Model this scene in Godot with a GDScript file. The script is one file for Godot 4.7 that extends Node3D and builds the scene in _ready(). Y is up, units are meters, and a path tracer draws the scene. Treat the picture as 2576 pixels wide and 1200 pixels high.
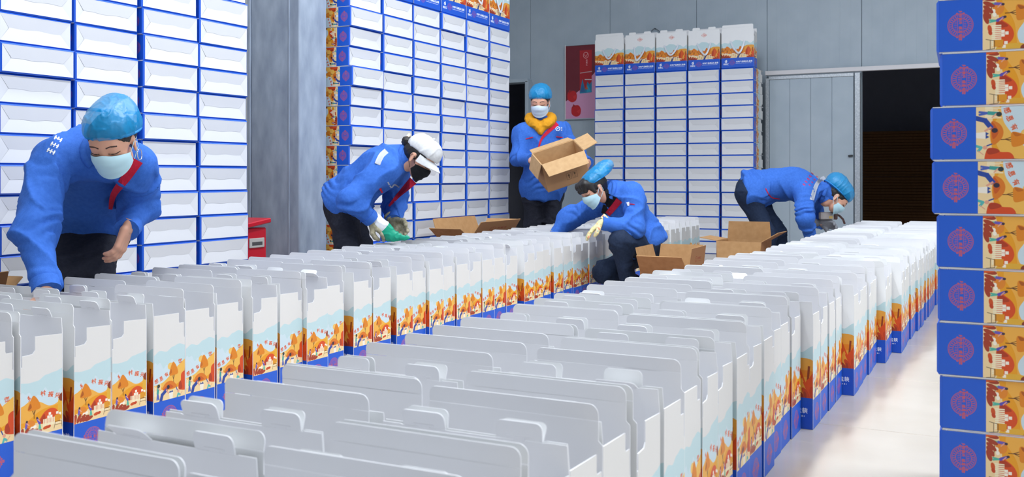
extends Node3D
# A packing hall: rows of open gift boxes, stacks of gift boxes lying on their sides, five workers.

const BW := 0.375     # box width
const BD := 0.14      # box depth
const BT := 0.484     # height of the print
const TH := 0.0025    # board thickness
var M := {}
var G := {}
var taken := {}
var rng := RandomNumberGenerator.new()

func _ready() -> void:
	rng.seed = 7
	set_camera()
	set_light()
	make_materials()
	build_room()
	make_box_meshes()
	build_stacks()
	build_rows()
	build_things()
	build_people()

func set_camera() -> void:
	var cam := Camera3D.new()
	cam.name = "camera"
	add_child(cam)
	cam.position = Vector3(0, 0.89, 0)
	cam.rotation = Vector3(0, deg_to_rad(25.783), 0)
	cam.projection = Camera3D.PROJECTION_FRUSTUM
	cam.keep_aspect = Camera3D.KEEP_HEIGHT
	cam.near = 0.05
	cam.far = 60.0
	var focal := 2360.0
	cam.size = cam.near * 1200.0 / focal
	cam.frustum_offset = Vector2(-112.0, -157.0) / focal * cam.near
	var at := CameraAttributesPhysical.new()
	at.frustum_focal_length = 35.0
	at.frustum_focus_distance = 4.6
	at.exposure_aperture = 7.0
	cam.attributes = at
	cam.current = true

func set_light() -> void:
	var we := WorldEnvironment.new()
	we.name = "environment"
	var e := Environment.new()
	e.background_mode = Environment.BG_COLOR
	e.background_color = Color(0.75, 0.82, 0.9)
	e.tonemap_mode = Environment.TONE_MAPPER_LINEAR
	e.tonemap_exposure = 0.52
	e.sdfgi_enabled = true
	e.ssao_enabled = true
	e.ssil_enabled = true
	we.environment = e
	add_child(we)
	# long LED panels under the ceiling, and the daylight of the big window in the right wall
	for i in 2:
		for k in 3:
			ceiling_lamp(Vector3([-1.9, 1.8][i], 4.55, [-6.2, -3.8, -1.3][k]), [13.0, 22.0, 11.0][k], "long white LED panel over the %s, %s from the back wall" % [["rows of open boxes", "aisle"][i], ordinal(k + 1)])
	for k in 2:
		ceiling_lamp(Vector3(-3.5, 4.55, -5.9 + 3.3 * k), 7.5, "long white LED panel over the gap before the tall stacks, %s from the back wall" % ordinal(k + 1))
	var a := AreaLight3D.new()
	a.name = "window_daylight"
	a.area_size = Vector2(5.0, 2.6)
	a.light_color = Color(0.93, 0.97, 1.0)
	a.light_energy = 14.0
	a.shadow_enabled = true
	a.area_range = 40.0
	a.area_attenuation = 2.0
	add_child(a)
	a.position = Vector3(4.85, 2.5, -2.6)
	a.look_at_from_position(a.position, a.position + Vector3(-1, 0, 0), Vector3.UP)

func ceiling_lamp(at: Vector3, power: float, label: String) -> void:
	var t := thing("ceiling_light", label, "light", at, 0.0, "LED panels under the ceiling")
	var hood := BoxMesh.new()
	hood.size = Vector3(0.34, 0.05, 1.5)
	part(t, "housing", hood, plain(Color(0.85, 0.85, 0.86), 0.5), Vector3(0, 0.03, 0))
	var pane := BoxMesh.new()
	pane.size = Vector3(0.3, 0.01, 1.44)
	var m := StandardMaterial3D.new()
	m.albedo_color = Color(0.95, 0.95, 0.95)
	m.emission_enabled = true
	m.emission = Color(0.945, 0.972, 1.0)
	m.emission_energy_multiplier = 2.0
	part(t, "diffuser", pane, m, Vector3(0, 0.0, 0))
	for sx in [-0.1, 0.1]:
		var rod := CylinderMesh.new()
		rod.top_radius = 0.006
		rod.bottom_radius = 0.006
		rod.height = 0.4
		part(t, "hanger", rod, plain(Color(0.6, 0.6, 0.6), 0.4), Vector3(sx, 0.25, 0.5))
	var a := AreaLight3D.new()
	a.name = "panel_light"
	a.area_size = Vector2(0.3, 1.44)
	a.light_color = Color(0.945, 0.972, 1.0)
	a.light_energy = power
	a.shadow_enabled = true
	a.area_range = 40.0
	a.area_attenuation = 2.0
	t.add_child(a)
	a.position = Vector3(0, -0.02, 0)
	a.rotation = Vector3(-PI / 2, 0, 0)

# ---------------------------------------------------------------- helpers

func numbered(called: String) -> String:
	var n: int = taken.get(called, 0)
	taken[called] = n + 1
	return called if n == 0 else "%s_%03d" % [called, n]

func thing(called: String, label: String, category: String, at := Vector3.ZERO, turn := 0.0, group := "") -> Node3D:
	var o := Node3D.new()
	o.name = numbered(called)
	add_child(o)
	o.position = at
	o.rotation.y = turn
	tag(o, label, category, group)
	return o

func tag(o: Node, label: String, category: String, group := "") -> void:
	o.set_meta("label", label)
	o.set_meta("category", category)
	if group != "":
		o.set_meta("group", group)

func structure(called: String, label: String, at := Vector3.ZERO) -> Node3D:
	var o := Node3D.new()
	o.name = numbered(called)
	add_child(o)
	o.position = at
	o.set_meta("kind", "structure")
	o.set_meta("label", label)
	o.set_meta("category", called.split("_")[0])
	return o

func part(parent: Node, called: String, mesh: Mesh, m: Material = null, at := Vector3.ZERO, turn := Vector3.ZERO) -> MeshInstance3D:
	var o := MeshInstance3D.new()
	o.name = called
	o.mesh = mesh
	if m:
		o.material_override = m
	parent.add_child(o, true)
	o.position = at
	o.rotation = turn
	return o

func plain(c: Color, rough := 0.7, metal := 0.0) -> StandardMaterial3D:
	var m := StandardMaterial3D.new()
	m.albedo_color = c
	m.roughness = rough
	m.metallic = metal
	return m

func box_mesh(size: Vector3, bevel := 0.004) -> ArrayMesh:
	# a box with chamfered edges
	var st := SurfaceTool.new()
	st.begin(Mesh.PRIMITIVE_TRIANGLES)
	add_box(st, Vector3.ZERO, size, bevel)
	st.generate_normals()
	return st.commit()

func quad(st: SurfaceTool, a: Vector3, b: Vector3, c: Vector3, d: Vector3, n: Vector3) -> void:
	# winding is chosen so that n is the outside
	st.set_smooth_group(-1)
	if (c - a).cross(b - a).dot(n) > 0:
		for p in [a, b, c, a, c, d]:
			st.add_vertex(p)
	else:
		for p in [a, c, b, a, d, c]:
			st.add_vertex(p)

func add_box(st: SurfaceTool, at: Vector3, size: Vector3, bevel := 0.0) -> void:
	var h := size / 2
	var b := minf(bevel, minf(h.x, minf(h.y, h.z)) * 0.49)
	var axes := [Vector3.RIGHT, Vector3.UP, Vector3.BACK]
	for i in 3:
		var j := (i + 1) % 3
		var k := (i + 2) % 3
		for s in [-1.0, 1.0]:
			var n: Vector3 = axes[i] * s
			var c: Vector3 = at + n * h[i]
			var u: Vector3 = axes[j] * (h[j] - b)
			var v: Vector3 = axes[k] * (h[k] - b)
			quad(st, c - u - v, c + u - v, c + u + v, c - u + v, n)
		if b <= 0.0:
			continue
		for s in [-1.0, 1.0]:
			for r in [-1.0, 1.0]:
				var n1: Vector3 = axes[j] * s
				var n2: Vector3 = axes[k] * r
				var w: Vector3 = axes[i] * (h[i] - b)
				var p: Vector3 = at + n1 * h[j] + n2 * (h[k] - b)
				var q: Vector3 = at + n1 * (h[j] - b) + n2 * h[k]
				quad(st, p - w, p + w, q + w, q - w, n1 + n2)
	if b > 0.0:
		for sx in [-1.0, 1.0]:
			for sy in [-1.0, 1.0]:
				for sz in [-1.0, 1.0]:
					var n := Vector3(sx, sy, sz)
					var p := at + n * (h - Vector3(0, b, b))
					var q := at + n * (h - Vector3(b, 0, b))
					var r := at + n * (h - Vector3(b, b, 0))
					if (r - p).cross(q - p).dot(n) > 0:
						for x in [p, q, r]:
							st.add_vertex(x)
					else:
						for x in [p, r, q]:
							st.add_vertex(x)

func board(outline: PackedVector2Array, t: float, front: Material, rest: Material, lo: Vector2, size: Vector2) -> ArrayMesh:
	# a flat board: outline in its own plane, printed front at z = 0, the rest t behind it
	var mesh := ArrayMesh.new()
	var tri := Geometry2D.triangulate_polygon(outline)
	var st := SurfaceTool.new()
	st.begin(Mesh.PRIMITIVE_TRIANGLES)
	for k in range(0, tri.size(), 3):
		var a := outline[tri[k]]
		var b := outline[tri[k + 1]]
		var c := outline[tri[k + 2]]
		var order := [a, b, c] if (b - a).cross(c - a) < 0 else [a, c, b]
		for p: Vector2 in order:
			st.set_normal(Vector3(0, 0, 1))
			st.set_uv(Vector2((p.x - lo.x) / size.x, 1.0 - (p.y - lo.y) / size.y))
			st.add_vertex(Vector3(p.x, p.y, 0))
	st.commit(mesh)
	mesh.surface_set_material(0, front)
	st = SurfaceTool.new()
	st.begin(Mesh.PRIMITIVE_TRIANGLES)
	for k in range(0, tri.size(), 3):
		var a := outline[tri[k]]
		var b := outline[tri[k + 1]]
		var c := outline[tri[k + 2]]
		var order := [a, c, b] if (b - a).cross(c - a) < 0 else [a, b, c]
		for p: Vector2 in order:
			st.set_normal(Vector3(0, 0, -1))
			st.set_uv(p)
			st.add_vertex(Vector3(p.x, p.y, -t))
	var area := 0.0
	for i in outline.size():
		area += outline[i].cross(outline[(i + 1) % outline.size()])
	for i in outline.size():
		var p := outline[i]
		var q := outline[(i + 1) % outline.size()]
		var n2 := Vector2(q.y - p.y, p.x - q.x).normalized() * signf(area)
		var n := Vector3(n2.x, n2.y, 0)
		var a := Vector3(p.x, p.y, 0)
		var b := Vector3(q.x, q.y, 0)
		var c := Vector3(q.x, q.y, -t)
		var d := Vector3(p.x, p.y, -t)
		var order := [a, b, c, a, c, d] if (c - a).cross(b - a).dot(n) > 0 else [a, c, b, a, d, c]
		for x: Vector3 in order:
			st.set_normal(n)
			st.set_uv(Vector2(x.x, x.y))
			st.add_vertex(x)
	st.commit(mesh)
	mesh.surface_set_material(1, rest)
	return mesh

func tube(pts: Array, r: float, sides := 8, closed := false, r_end := -1.0) -> ArrayMesh:
	var st := SurfaceTool.new()
	st.begin(Mesh.PRIMITIVE_TRIANGLES)
	var n := pts.size()
	var rings := []
	var up := Vector3(0.31, 0.87, 0.38).normalized()
	for i in n:
		var a: Vector3 = pts[(i - 1 + n) % n] if closed else pts[maxi(i - 1, 0)]
		var b: Vector3 = pts[(i + 1) % n] if closed else pts[mini(i + 1, n - 1)]
		var t := (b - a).normalized()
		var x := up.cross(t).normalized()
		var y := t.cross(x)
		var rr := r if r_end < 0.0 else lerpf(r, r_end, float(i) / (n - 1))
		var ring := []
		for k in sides:
			var w := TAU * k / sides
			ring.append([pts[i] + (x * cos(w) + y * sin(w)) * rr, x * cos(w) + y * sin(w)])
		rings.append(ring)
	for i in (n if closed else n - 1):
		var r0: Array = rings[i]
		var r1: Array = rings[(i + 1) % n]
		for k in sides:
			var k2 := (k + 1) % sides
			for v in [r0[k], r1[k], r1[k2], r0[k], r1[k2], r0[k2]]:
				st.set_normal(v[1])
				st.add_vertex(v[0])
	if not closed:
		for e in [0, n - 1]:
			var mid: Vector3 = pts[e]
			var nn: Vector3 = (pts[0] - pts[1]).normalized() if e == 0 else (pts[n - 1] - pts[n - 2]).normalized()
			for k in sides:
				var a: Vector3 = rings[e][k][0]
				var b: Vector3 = rings[e][(k + 1) % sides][0]
				var order := [mid, a, b] if (b - mid).cross(a - mid).dot(nn) > 0 else [mid, b, a]
				for v in order:
					st.set_normal(nn)
					st.add_vertex(v)
	return st.commit()

func arc(pts: PackedVector2Array, c: Vector2, r: float, from: float, to: float, steps := 5) -> void:
	for i in steps + 1:
		var w := deg_to_rad(lerpf(from, to, float(i) / steps))
		pts.append(c + Vector2(cos(w), sin(w)) * r)

func ordinal(n: int) -> String:
	var words := ["", "first", "second", "third", "fourth", "fifth", "sixth", "seventh", "eighth", "ninth", "tenth"]
	if n < words.size():
		return words[n]
	var e := "th"
	if n % 100 < 10 or n % 100 > 20:
		e = ["th", "st", "nd", "rd", "th", "th", "th", "th", "th", "th"][n % 10]
	return "%d%s" % [n, e]

# ---------------------------------------------------------------- print: flat pictures drawn with polygons

class Canvas:
	var im: Image
	var s: float
	var high: float
	func _init(w: float, h: float, scale: float, back: Color) -> void:
		s = scale
		high = h
		im = Image.create(int(w * s), int(h * s), false, Image.FORMAT_RGB8)
		im.fill(back)
	func poly(pts: PackedVector2Array, col: Color) -> void:
		var p := PackedVector2Array()
		var lo := 1e9
		var hi := -1e9
		for v in pts:
			var q := Vector2(v.x * s, (high - v.y) * s)
			p.append(q)
			lo = minf(lo, q.y)
			hi = maxf(hi, q.y)
		var n := p.size()
		for y in range(maxi(0, int(lo)), mini(im.get_height() - 1, int(hi)) + 1):
			var yy := y + 0.5
			var xs: Array[float] = []
			for i in n:
				var a := p[i]
				var b := p[(i + 1) % n]
				if (a.y <= yy) != (b.y <= yy):
					xs.append(a.x + (yy - a.y) / (b.y - a.y) * (b.x - a.x))
			xs.sort()
			for i in range(0, xs.size() - 1, 2):
				var x0 := int(round(xs[i]))
				var x1 := int(round(xs[i + 1]))
				if x1 > x0:
					im.fill_rect(Rect2i(x0, y, x1 - x0, 1), col)
	func rect(x: float, y: float, w: float, h: float, col: Color) -> void:
		poly(PackedVector2Array([Vector2(x, y), Vector2(x + w, y), Vector2(x + w, y + h), Vector2(x, y + h)]), col)
	func ell(cx: float, cy: float, rx: float, ry: float, col: Color, turn := 0.0, from := 0.0, to := 360.0) -> void:
		var p := PackedVector2Array()
		for i in 29:
			var w := deg_to_rad(lerpf(from, to, i / 28.0))
			p.append(Vector2(cx, cy) + Vector2(cos(w) * rx, sin(w) * ry).rotated(deg_to_rad(turn)))
		poly(p, col)
	func line(pts: Array, w: float, col: Color) -> void:
		for i in pts.size() - 1:
			var a: Vector2 = pts[i]
			var b: Vector2 = pts[i + 1]
			var n := (b - a).orthogonal().normalized() * w / 2
			var e := (b - a).normalized() * w * 0.3
			poly(PackedVector2Array([a - e + n, b + e + n, b + e - n, a - e - n]), col)
	func ring(cx: float, cy: float, r: float, w: float, col: Color) -> void:
		var p := []
		for i in 41:
			p.append(Vector2(cx, cy) + Vector2.from_angle(TAU * i / 40.0) * r)
		line(p, w, col)
	func glyph(strokes: Array, x: float, y: float, size: float, w: float, col: Color, turn := 0.0) -> void:
		for st: Array in strokes:
			var p := []
			for i in range(0, st.size(), 2):
				p.append(Vector2(x, y) + (Vector2(st[i] - 50, st[i + 1] - 50) * size / 100.0).rotated(turn))
			line(p, w, col)
	func blob(pts: Array, col: Color) -> void:
		# a smooth closed shape through the points
		var p := PackedVector2Array()
		var n := pts.size()
		for i in n:
			var a: Vector2 = pts[(i - 1 + n) % n]
			var b: Vector2 = pts[i]
			var c: Vector2 = pts[(i + 1) % n]
			var d: Vector2 = pts[(i + 2) % n]
			for k in 6:
				p.append(b.cubic_interpolate(c, a, d, k / 6.0))
		poly(p, col)

const HEART := [[12, 28, 8, 8], [30, 30, 32, 8, 70, 8, 72, 20], [48, 34, 54, 22], [80, 32, 92, 14]]
const XIANG := [[60, 96, 30, 72, 62, 70], [62, 70, 28, 42, 70, 45], [70, 45, 50, 20, 20, 4]]
const CUN := [[5, 70, 45, 70], [25, 96, 25, 4], [25, 68, 5, 35], [26, 64, 42, 46], [50, 70, 98, 70], [80, 96, 80, 8, 68, 14], [58, 48, 66, 34]]
const ZHEN := [[5, 75, 38, 75], [22, 96, 22, 8, 12, 15], [3, 38, 40, 50], [48, 90, 96, 90], [50, 90, 48, 50, 38, 8], [58, 70, 90, 70], [52, 50, 98, 50], [65, 50, 65, 10, 80, 20], [92, 40, 78, 30], [72, 50, 98, 8]]
const XING := [[20, 88, 28, 68], [48, 96, 52, 74], [82, 96, 68, 64], [5, 50, 95, 50], [38, 38, 12, 6], [62, 38, 90, 6]]
const GAN := [[15, 85, 95, 85], [15, 85, 8, 38], [25, 72, 50, 72], [28, 60, 50, 60, 50, 45, 28, 45, 28, 60], [60, 98, 70, 60, 92, 42], [85, 70, 58, 42], [74, 98, 84, 92]]
const EN := [[25, 95, 25, 45, 78, 45, 78, 95, 25, 95], [35, 78, 68, 78], [51, 88, 51, 74, 36, 54], [52, 72, 66, 55]]
const YOU := [[8, 80, 95, 80], [45, 98, 10, 40], [35, 58, 35, 5], [35, 58, 80, 58, 80, 8, 70, 12], [35, 42, 80, 42], [35, 26, 80, 26]]
const NIN := [[20, 98, 5, 65], [14, 75, 14, 42], [42, 98, 30, 70], [38, 85, 92, 85, 86, 72], [62, 85, 62, 45, 54, 50], [48, 70, 38, 52], [76, 70, 88, 52]]
const NONG := [[12, 80, 8, 64], [12, 80, 92, 80, 86, 66], [52, 98, 40, 60, 5, 25], [38, 50, 38, 8, 55, 20], [88, 55, 65, 40], [48, 62, 95, 8]]
const TE := [[15, 90, 8, 70], [12, 75, 42, 75], [5, 45, 42, 52], [26, 98, 26, 5], [50, 80, 92, 80], [71, 97, 71, 62], [45, 62, 98, 62], [45, 42, 98, 42], [82, 60, 82, 8, 72, 12], [56, 32, 64, 20]]
const CHAN := [[50, 98, 52, 88], [12, 85, 90, 85], [32, 78, 38, 64], [70, 78, 62, 62], [12, 58, 92, 58], [20, 58, 8, 5]]
const PIN := [[30, 95, 30, 58, 70, 58, 70, 95, 30, 95], [8, 42, 8, 6, 42, 6, 42, 42, 8, 42], [58, 42, 58, 6, 92, 6, 92, 42, 58, 42]]
const JING := [[5, 55, 42, 55], [24, 97, 24, 5], [8, 85, 14, 66], [40, 85, 34, 66], [22, 52, 5, 20], [26, 50, 42, 28], [50, 85, 96, 85], [54, 72, 92, 72], [46, 60, 98, 60], [73, 97, 73, 60], [56, 48, 56, 5], [56, 48, 90, 48, 90, 8], [56, 34, 90, 34], [56, 22, 90, 22]]
const LI := [[20, 97, 26, 86], [6, 75, 38, 75, 6, 35], [24, 55, 24, 5], [26, 50, 38, 38], [58, 97, 58, 15, 65, 8, 92, 8, 95, 25]]
const HE := [[50, 98, 8, 66], [50, 98, 92, 66], [35, 72, 65, 72], [30, 60, 30, 42, 70, 42, 70, 60, 30, 60], [18, 32, 18, 8], [18, 32, 82, 32, 82, 8], [40, 32, 40, 8], [60, 32, 60, 8], [5, 6, 95, 6]]
const ZHUANG := [[10, 88, 18, 78], [8, 58, 28, 70], [30, 97, 30, 50], [42, 80, 96, 80], [69, 97, 69, 58], [48, 58, 92, 58], [8, 42, 94, 42], [48, 40, 8, 15], [32, 28, 32, 5, 48, 14], [80, 34, 64, 24], [52, 40, 95, 5]]
const JU := [[10, 90, 60, 90], [20, 90, 20, 50], [48, 90, 48, 44], [20, 76, 48, 76], [20, 62, 48, 62], [8, 46, 56, 52], [60, 86, 90, 86, 64, 48], [64, 74, 94, 48], [8, 30, 50, 36], [50, 36, 50, 4], [26, 34, 10, 6], [72, 34, 92, 6]]
const HUI := [[12, 92, 22, 82], [6, 62, 16, 52], [8, 8, 26, 38], [94, 88, 40, 88, 40, 10, 96, 10]]
const WANG := [[12, 88, 88, 88], [18, 52, 82, 52], [6, 10, 94, 10], [50, 88, 50, 10]]

func seal(c: Canvas, x: float, y: float, r: float, col: Color) -> void:
	c.ring(x, y, r, r * 0.06, col)
	c.ring(x, y, r * 0.9, r * 0.035, col)
	c.ring(x, y, r * 0.62, r * 0.05, col)
	for k in 26:
		var w := TAU * k / 26.0
		var d := Vector2.from_angle(w)
		if absf(d.y) > 0.3:
			c.line([Vector2(x, y) + d * r * 0.68, Vector2(x, y) + d * r * 0.84], r * 0.07, col)
	for k in 7:
		c.line([Vector2(x - r * 0.45 + k * r * 0.15, y + r * 0.3), Vector2(x - r * 0.45 + k * r * 0.15, y + r * 0.46)], r * 0.05, col)
		c.line([Vector2(x - r * 0.45 + k * r * 0.15, y - r * 0.46), Vector2(x - r * 0.45 + k * r * 0.15, y - r * 0.3)], r * 0.05, col)
	var row := [XIANG, CUN, ZHEN, XING, GAN + HEART, EN + HEART, YOU, NIN + HEART]
	for k in 8:
		var px := x + (k - 3.5) * r * 0.31 + (0.08 * r if k > 3 else -0.08 * r)
		c.glyph(row[k], px, y, r * 0.27, r * 0.055, col)
	for k in [-1, 1]:
		c.ell(x + k * r * 1.0, y + r * 0.26, r * 0.09, r * 0.09, col)
		c.ell(x + k * r * 1.0, y - r * 0.26, r * 0.09, r * 0.09, col)
		c.line([Vector2(x - r * 0.8, y + k * r * 0.22), Vector2(x + r * 0.8, y + k * r * 0.22)], r * 0.04, col)

func leaves(c: Canvas, x: float, y: float, size: float, n: int, col: Color, dir := 1.0) -> void:
	for k in n:
		var w := deg_to_rad(80.0 - k * 62.0 / maxi(n - 1, 1))
		var d := Vector2(cos(w) * dir, sin(w))
		c.ell(x + d.x * size * 0.55 + k * size * 0.32 * dir, y + d.y * size * 0.4, size * 0.52, size * 0.2, col, rad_to_deg(d.angle()))

func person_print(c: Canvas, x: float, y: float, h: float, top: Color, legs: Color, lean := 0.0) -> void:
	var skin := Color("e9a98c")
	var hip := Vector2(x, y + h * 0.45)
	var neck := hip + Vector2(lean * h * 0.35, h * 0.36)
	c.line([Vector2(x - h * 0.06, y), hip, Vector2(x + h * 0.08, y)], h * 0.11, legs)
	c.line([hip, neck], h * 0.19, top)
	c.line([neck, neck + Vector2(h * 0.2, -h * 0.2)], h * 0.07, skin)
	c.ell(neck.x + lean * h * 0.1, neck.y + h * 0.12, h * 0.085, h * 0.1, Color("3a2a3e"))

func tree_print(c: Canvas, x: float, y: float, w: float, h: float, crown: Color, dark: Color) -> void:
	c.line([Vector2(x, y), Vector2(x, y + h * 0.5)], w * 0.05, Color("5a2e18"))
	c.line([Vector2(x, y + h * 0.15), Vector2(x - w * 0.25, y + h * 0.5)], w * 0.04, Color("5a2e18"))
	c.line([Vector2(x, y + h * 0.2), Vector2(x + w * 0.25, y + h * 0.5)], w * 0.04, Color("5a2e18"))
	c.blob([Vector2(x - w * 0.5, y + h * 0.4), Vector2(x - w * 0.36, y + h * 0.72), Vector2(x - w * 0.05, y + h), Vector2(x + w * 0.34, y + h * 0.75), Vector2(x + w * 0.5, y + h * 0.42), Vector2(x, y + h * 0.36)], crown)
	c.blob([Vector2(x - w * 0.48, y + h * 0.42), Vector2(x - w * 0.3, y + h * 0.68), Vector2(x - w * 0.2, y + h * 0.5)], dark)

func side_base() -> Canvas:
	var c := Canvas.new(125, 432, 4.5, Color("e4e2df"))
	return c

func bands(c: Canvas, w: float, wave: Array) -> void:
	var p := PackedVector2Array([Vector2(0, 95)])
	for k in 41:
		var x := w * k / 40.0
		var f := x / w * (wave.size() - 1)
		var i := mini(int(f), wave.size() - 2)
		var t := f - i
		t = t * t * (3 - 2 * t)
		p.append(Vector2(x, lerpf(wave[i], wave[i + 1], t)))
	p.append(Vector2(w, 95))
	c.poly(p, Color("c3dde2"))
	# paler sky under the far hills
	p = PackedVector2Array([Vector2(0, 95)])
	for k in 41:
		p.append(Vector2(w * k / 40.0, 205 + 9 * sin(k * 0.33) + 5 * sin(k * 0.9)))
	p.append(Vector2(w, 95))
	c.poly(p, Color("cfe2ea"))

func print_side_a() -> Image:
	var c := side_base()
	bands(c, 125, [241, 238, 240, 252, 256, 262])
	var V := func(a: Array) -> Array:
		var o := []
		for i in range(0, a.size(), 2):
			o.append(Vector2(a[i], a[i + 1]))
		return o
	c.blob(V.call([-10, 90, -6, 165, 14, 182, 34, 190, 60, 180, 84, 166, 108, 170, 134, 192, 134, 90]), Color("f3b24a"))
	c.blob(V.call([-10, 90, -6, 130, 20, 136, 54, 156, 86, 162, 134, 158, 134, 90]), Color("eea11c"))
	c.blob(V.call([-6, 90, -4, 116, 40, 126, 80, 128, 134, 120, 134, 90]), Color("f6d9a4"))
	c.blob(V.call([112, 128, 110, 172, 118, 192, 130, 190, 130, 126]), Color("e7b23a"))
	c.ell(121, 182, 9, 11, Color("8a3a20"))
	tree_print(c, 40, 140, 36, 62, Color("e2861e"), Color("b05a18"))
	c.ell(28, 126, 15, 12, Color("e88a2a"))
	c.blob(V.call([54, 122, 60, 140, 74, 154, 92, 158, 108, 148, 114, 122]), Color("dd4f1c"))
	c.blob(V.call([56, 124, 60, 136, 70, 146, 72, 124]), Color("b23a18"))
	for k in 11:
		c.rect(66 + k * 4.4, 112, 3.2, 20, Color("fbeecb"))
	for q in [[78, 132], [86, 132], [82, 140], [104, 138], [112, 134]]:
		c.rect(q[0], q[1], 7, 7, Color("fdf4e2"))
	c.rect(100, 116, 16, 20, Color("e39a26"))
	c.line(V.call([98, 100, 102, 118, 120, 118, 122, 100]), 1.2, Color("4a3424"))
	c.line(V.call([100, 109, 121, 109]), 1.0, Color("4a3424"))
	c.ell(74, 108, 9, 4.5, Color("d2521e"), 12)
	c.ell(83, 109, 6, 4.0, Color("c8431a"), 20)
	person_print(c, 17, 104, 34, Color("6e5bb8"), Color("4fb6a0"), 0.15)
	person_print(c, 56, 108, 34, Color("5a4fb4"), Color("4fb6a0"), -0.5)
	c.line(V.call([24, 112, 44, 110]), 2.0, Color("7a3c1e"))
	c.ell(46, 108, 3.4, 3.4, Color("4a3a6a"))
	c.ell(34, 116, 5, 4, Color("fdf4e2"))
	c.ell(42, 118, 5, 4, Color("fdf4e2"))
	leaves(c, 3, 97, 26, 5, Color("a83e24"))
	c.poly(PackedVector2Array([Vector2(0, 93), Vector2(0, 122), Vector2(5, 112), Vector2(8, 93)]), Color("dd5a1e"))
	for q in [[26, 197, XIANG, 0.45], [66, 203, CUN, 0.1], [88, 196, ZHEN, -0.25], [108, 189, XING, -0.3]]:
		c.glyph(q[2], q[0], q[1], 15, 2.2, Color("dc6236"), q[3])
	c.rect(0, 0, 125, 93, Color("1d5ed2"))
	seal(c, 62, 46, 27, Color("c25a74"))
	return c.im

func print_side_b() -> Image:
	var c := side_base()
	bands(c, 125, [238, 250, 244, 256, 262, 254])
	var V := func(a: Array) -> Array:
		var o := []
		for i in range(0, a.size(), 2):
			o.append(Vector2(a[i], a[i + 1]))
		return o
	c.ell(66, 196, 11, 11, Color("f3c56a"))
	c.blob(V.call([-10, 90, -8, 140, 14, 146, 40, 152, 70, 172, 100, 196, 134, 204, 134, 90]), Color("f3bb55"))
	c.blob(V.call([-8, 90, -6, 132, 22, 140, 46, 130, 84, 134, 134, 150, 134, 90]), Color("eda21e"))
	c.blob(V.call([-6, 90, -6, 124, 30, 128, 70, 122, 134, 130, 134, 90]), Color("f6d9a4"))
	tree_print(c, 78, 142, 34, 66, Color("e2861e"), Color("c76a18"))
	c.blob(V.call([36, 126, 42, 142, 58, 150, 76, 146, 90, 128, 62, 124]), Color("df7b22"))
	c.blob(V.call([38, 126, 60, 140, 76, 128]), Color("cc5a1c"))
	c.blob(V.call([100, 116, 98, 134, 106, 144, 108, 164, 122, 172, 134, 160, 134, 114]), Color("d94c1c"))
	c.blob(V.call([100, 116, 98, 134, 106, 142, 112, 120]), Color("b03a1a"))
	c.poly(PackedVector2Array([Vector2(121, 168), Vector2(124, 205), Vector2(127, 168)]), Color("9a4626"))
	for k in 8:
		c.rect(2 + k * 3.6, 112, 2.4, 30 + 4 * sin(k * 2.0), Color("fbeecb"))
	person_print(c, 17, 100, 44, Color("3f9f96"), Color("4a63b8"), 0.1)
	c.ell(20, 141, 5.5, 6, Color("2c3a3c"))
	# big worker bending over a basket
	c.line(V.call([28, 92, 34, 112, 50, 124]), 11, Color("27479e"))
	c.line(V.call([50, 124, 58, 112]), 4.5, Color("e7a489"))
	c.ell(57, 132, 5.5, 6.5, Color("332a3c"))
	c.poly(PackedVector2Array([Vector2(62, 93), Vector2(60, 113), Vector2(76, 113), Vector2(74, 93)]), Color("f7efe2"))
	c.poly(PackedVector2Array([Vector2(60, 113), Vector2(64, 120), Vector2(68, 115), Vector2(72, 121), Vector2(76, 113)]), Color("2c4a96"))
	c.line(V.call([92, 92, 96, 104, 104, 98]), 6, Color("57b7b4"))
	c.ell(96, 112, 4.4, 5, Color("e7a489"))
	c.line(V.call([92, 116, 88, 126]), 3, Color("2c4a96"))
	c.line(V.call([104, 98, 112, 108]), 2, Color("e7a489"))
	for q in [[12, 158, GAN + HEART, 0.3], [30, 163, EN + HEART, 0.35], [50, 172, YOU, 0.45], [104, 206, NIN + HEART, 0.2]]:
		c.glyph(q[2], q[0], q[1], 14, 1.9, Color("dc6236"), q[3])
	c.rect(0, 0, 125, 93, Color("1d5ed2"))
	seal(c, 62, 46, 27, Color("c25a74"))
	return c.im

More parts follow.
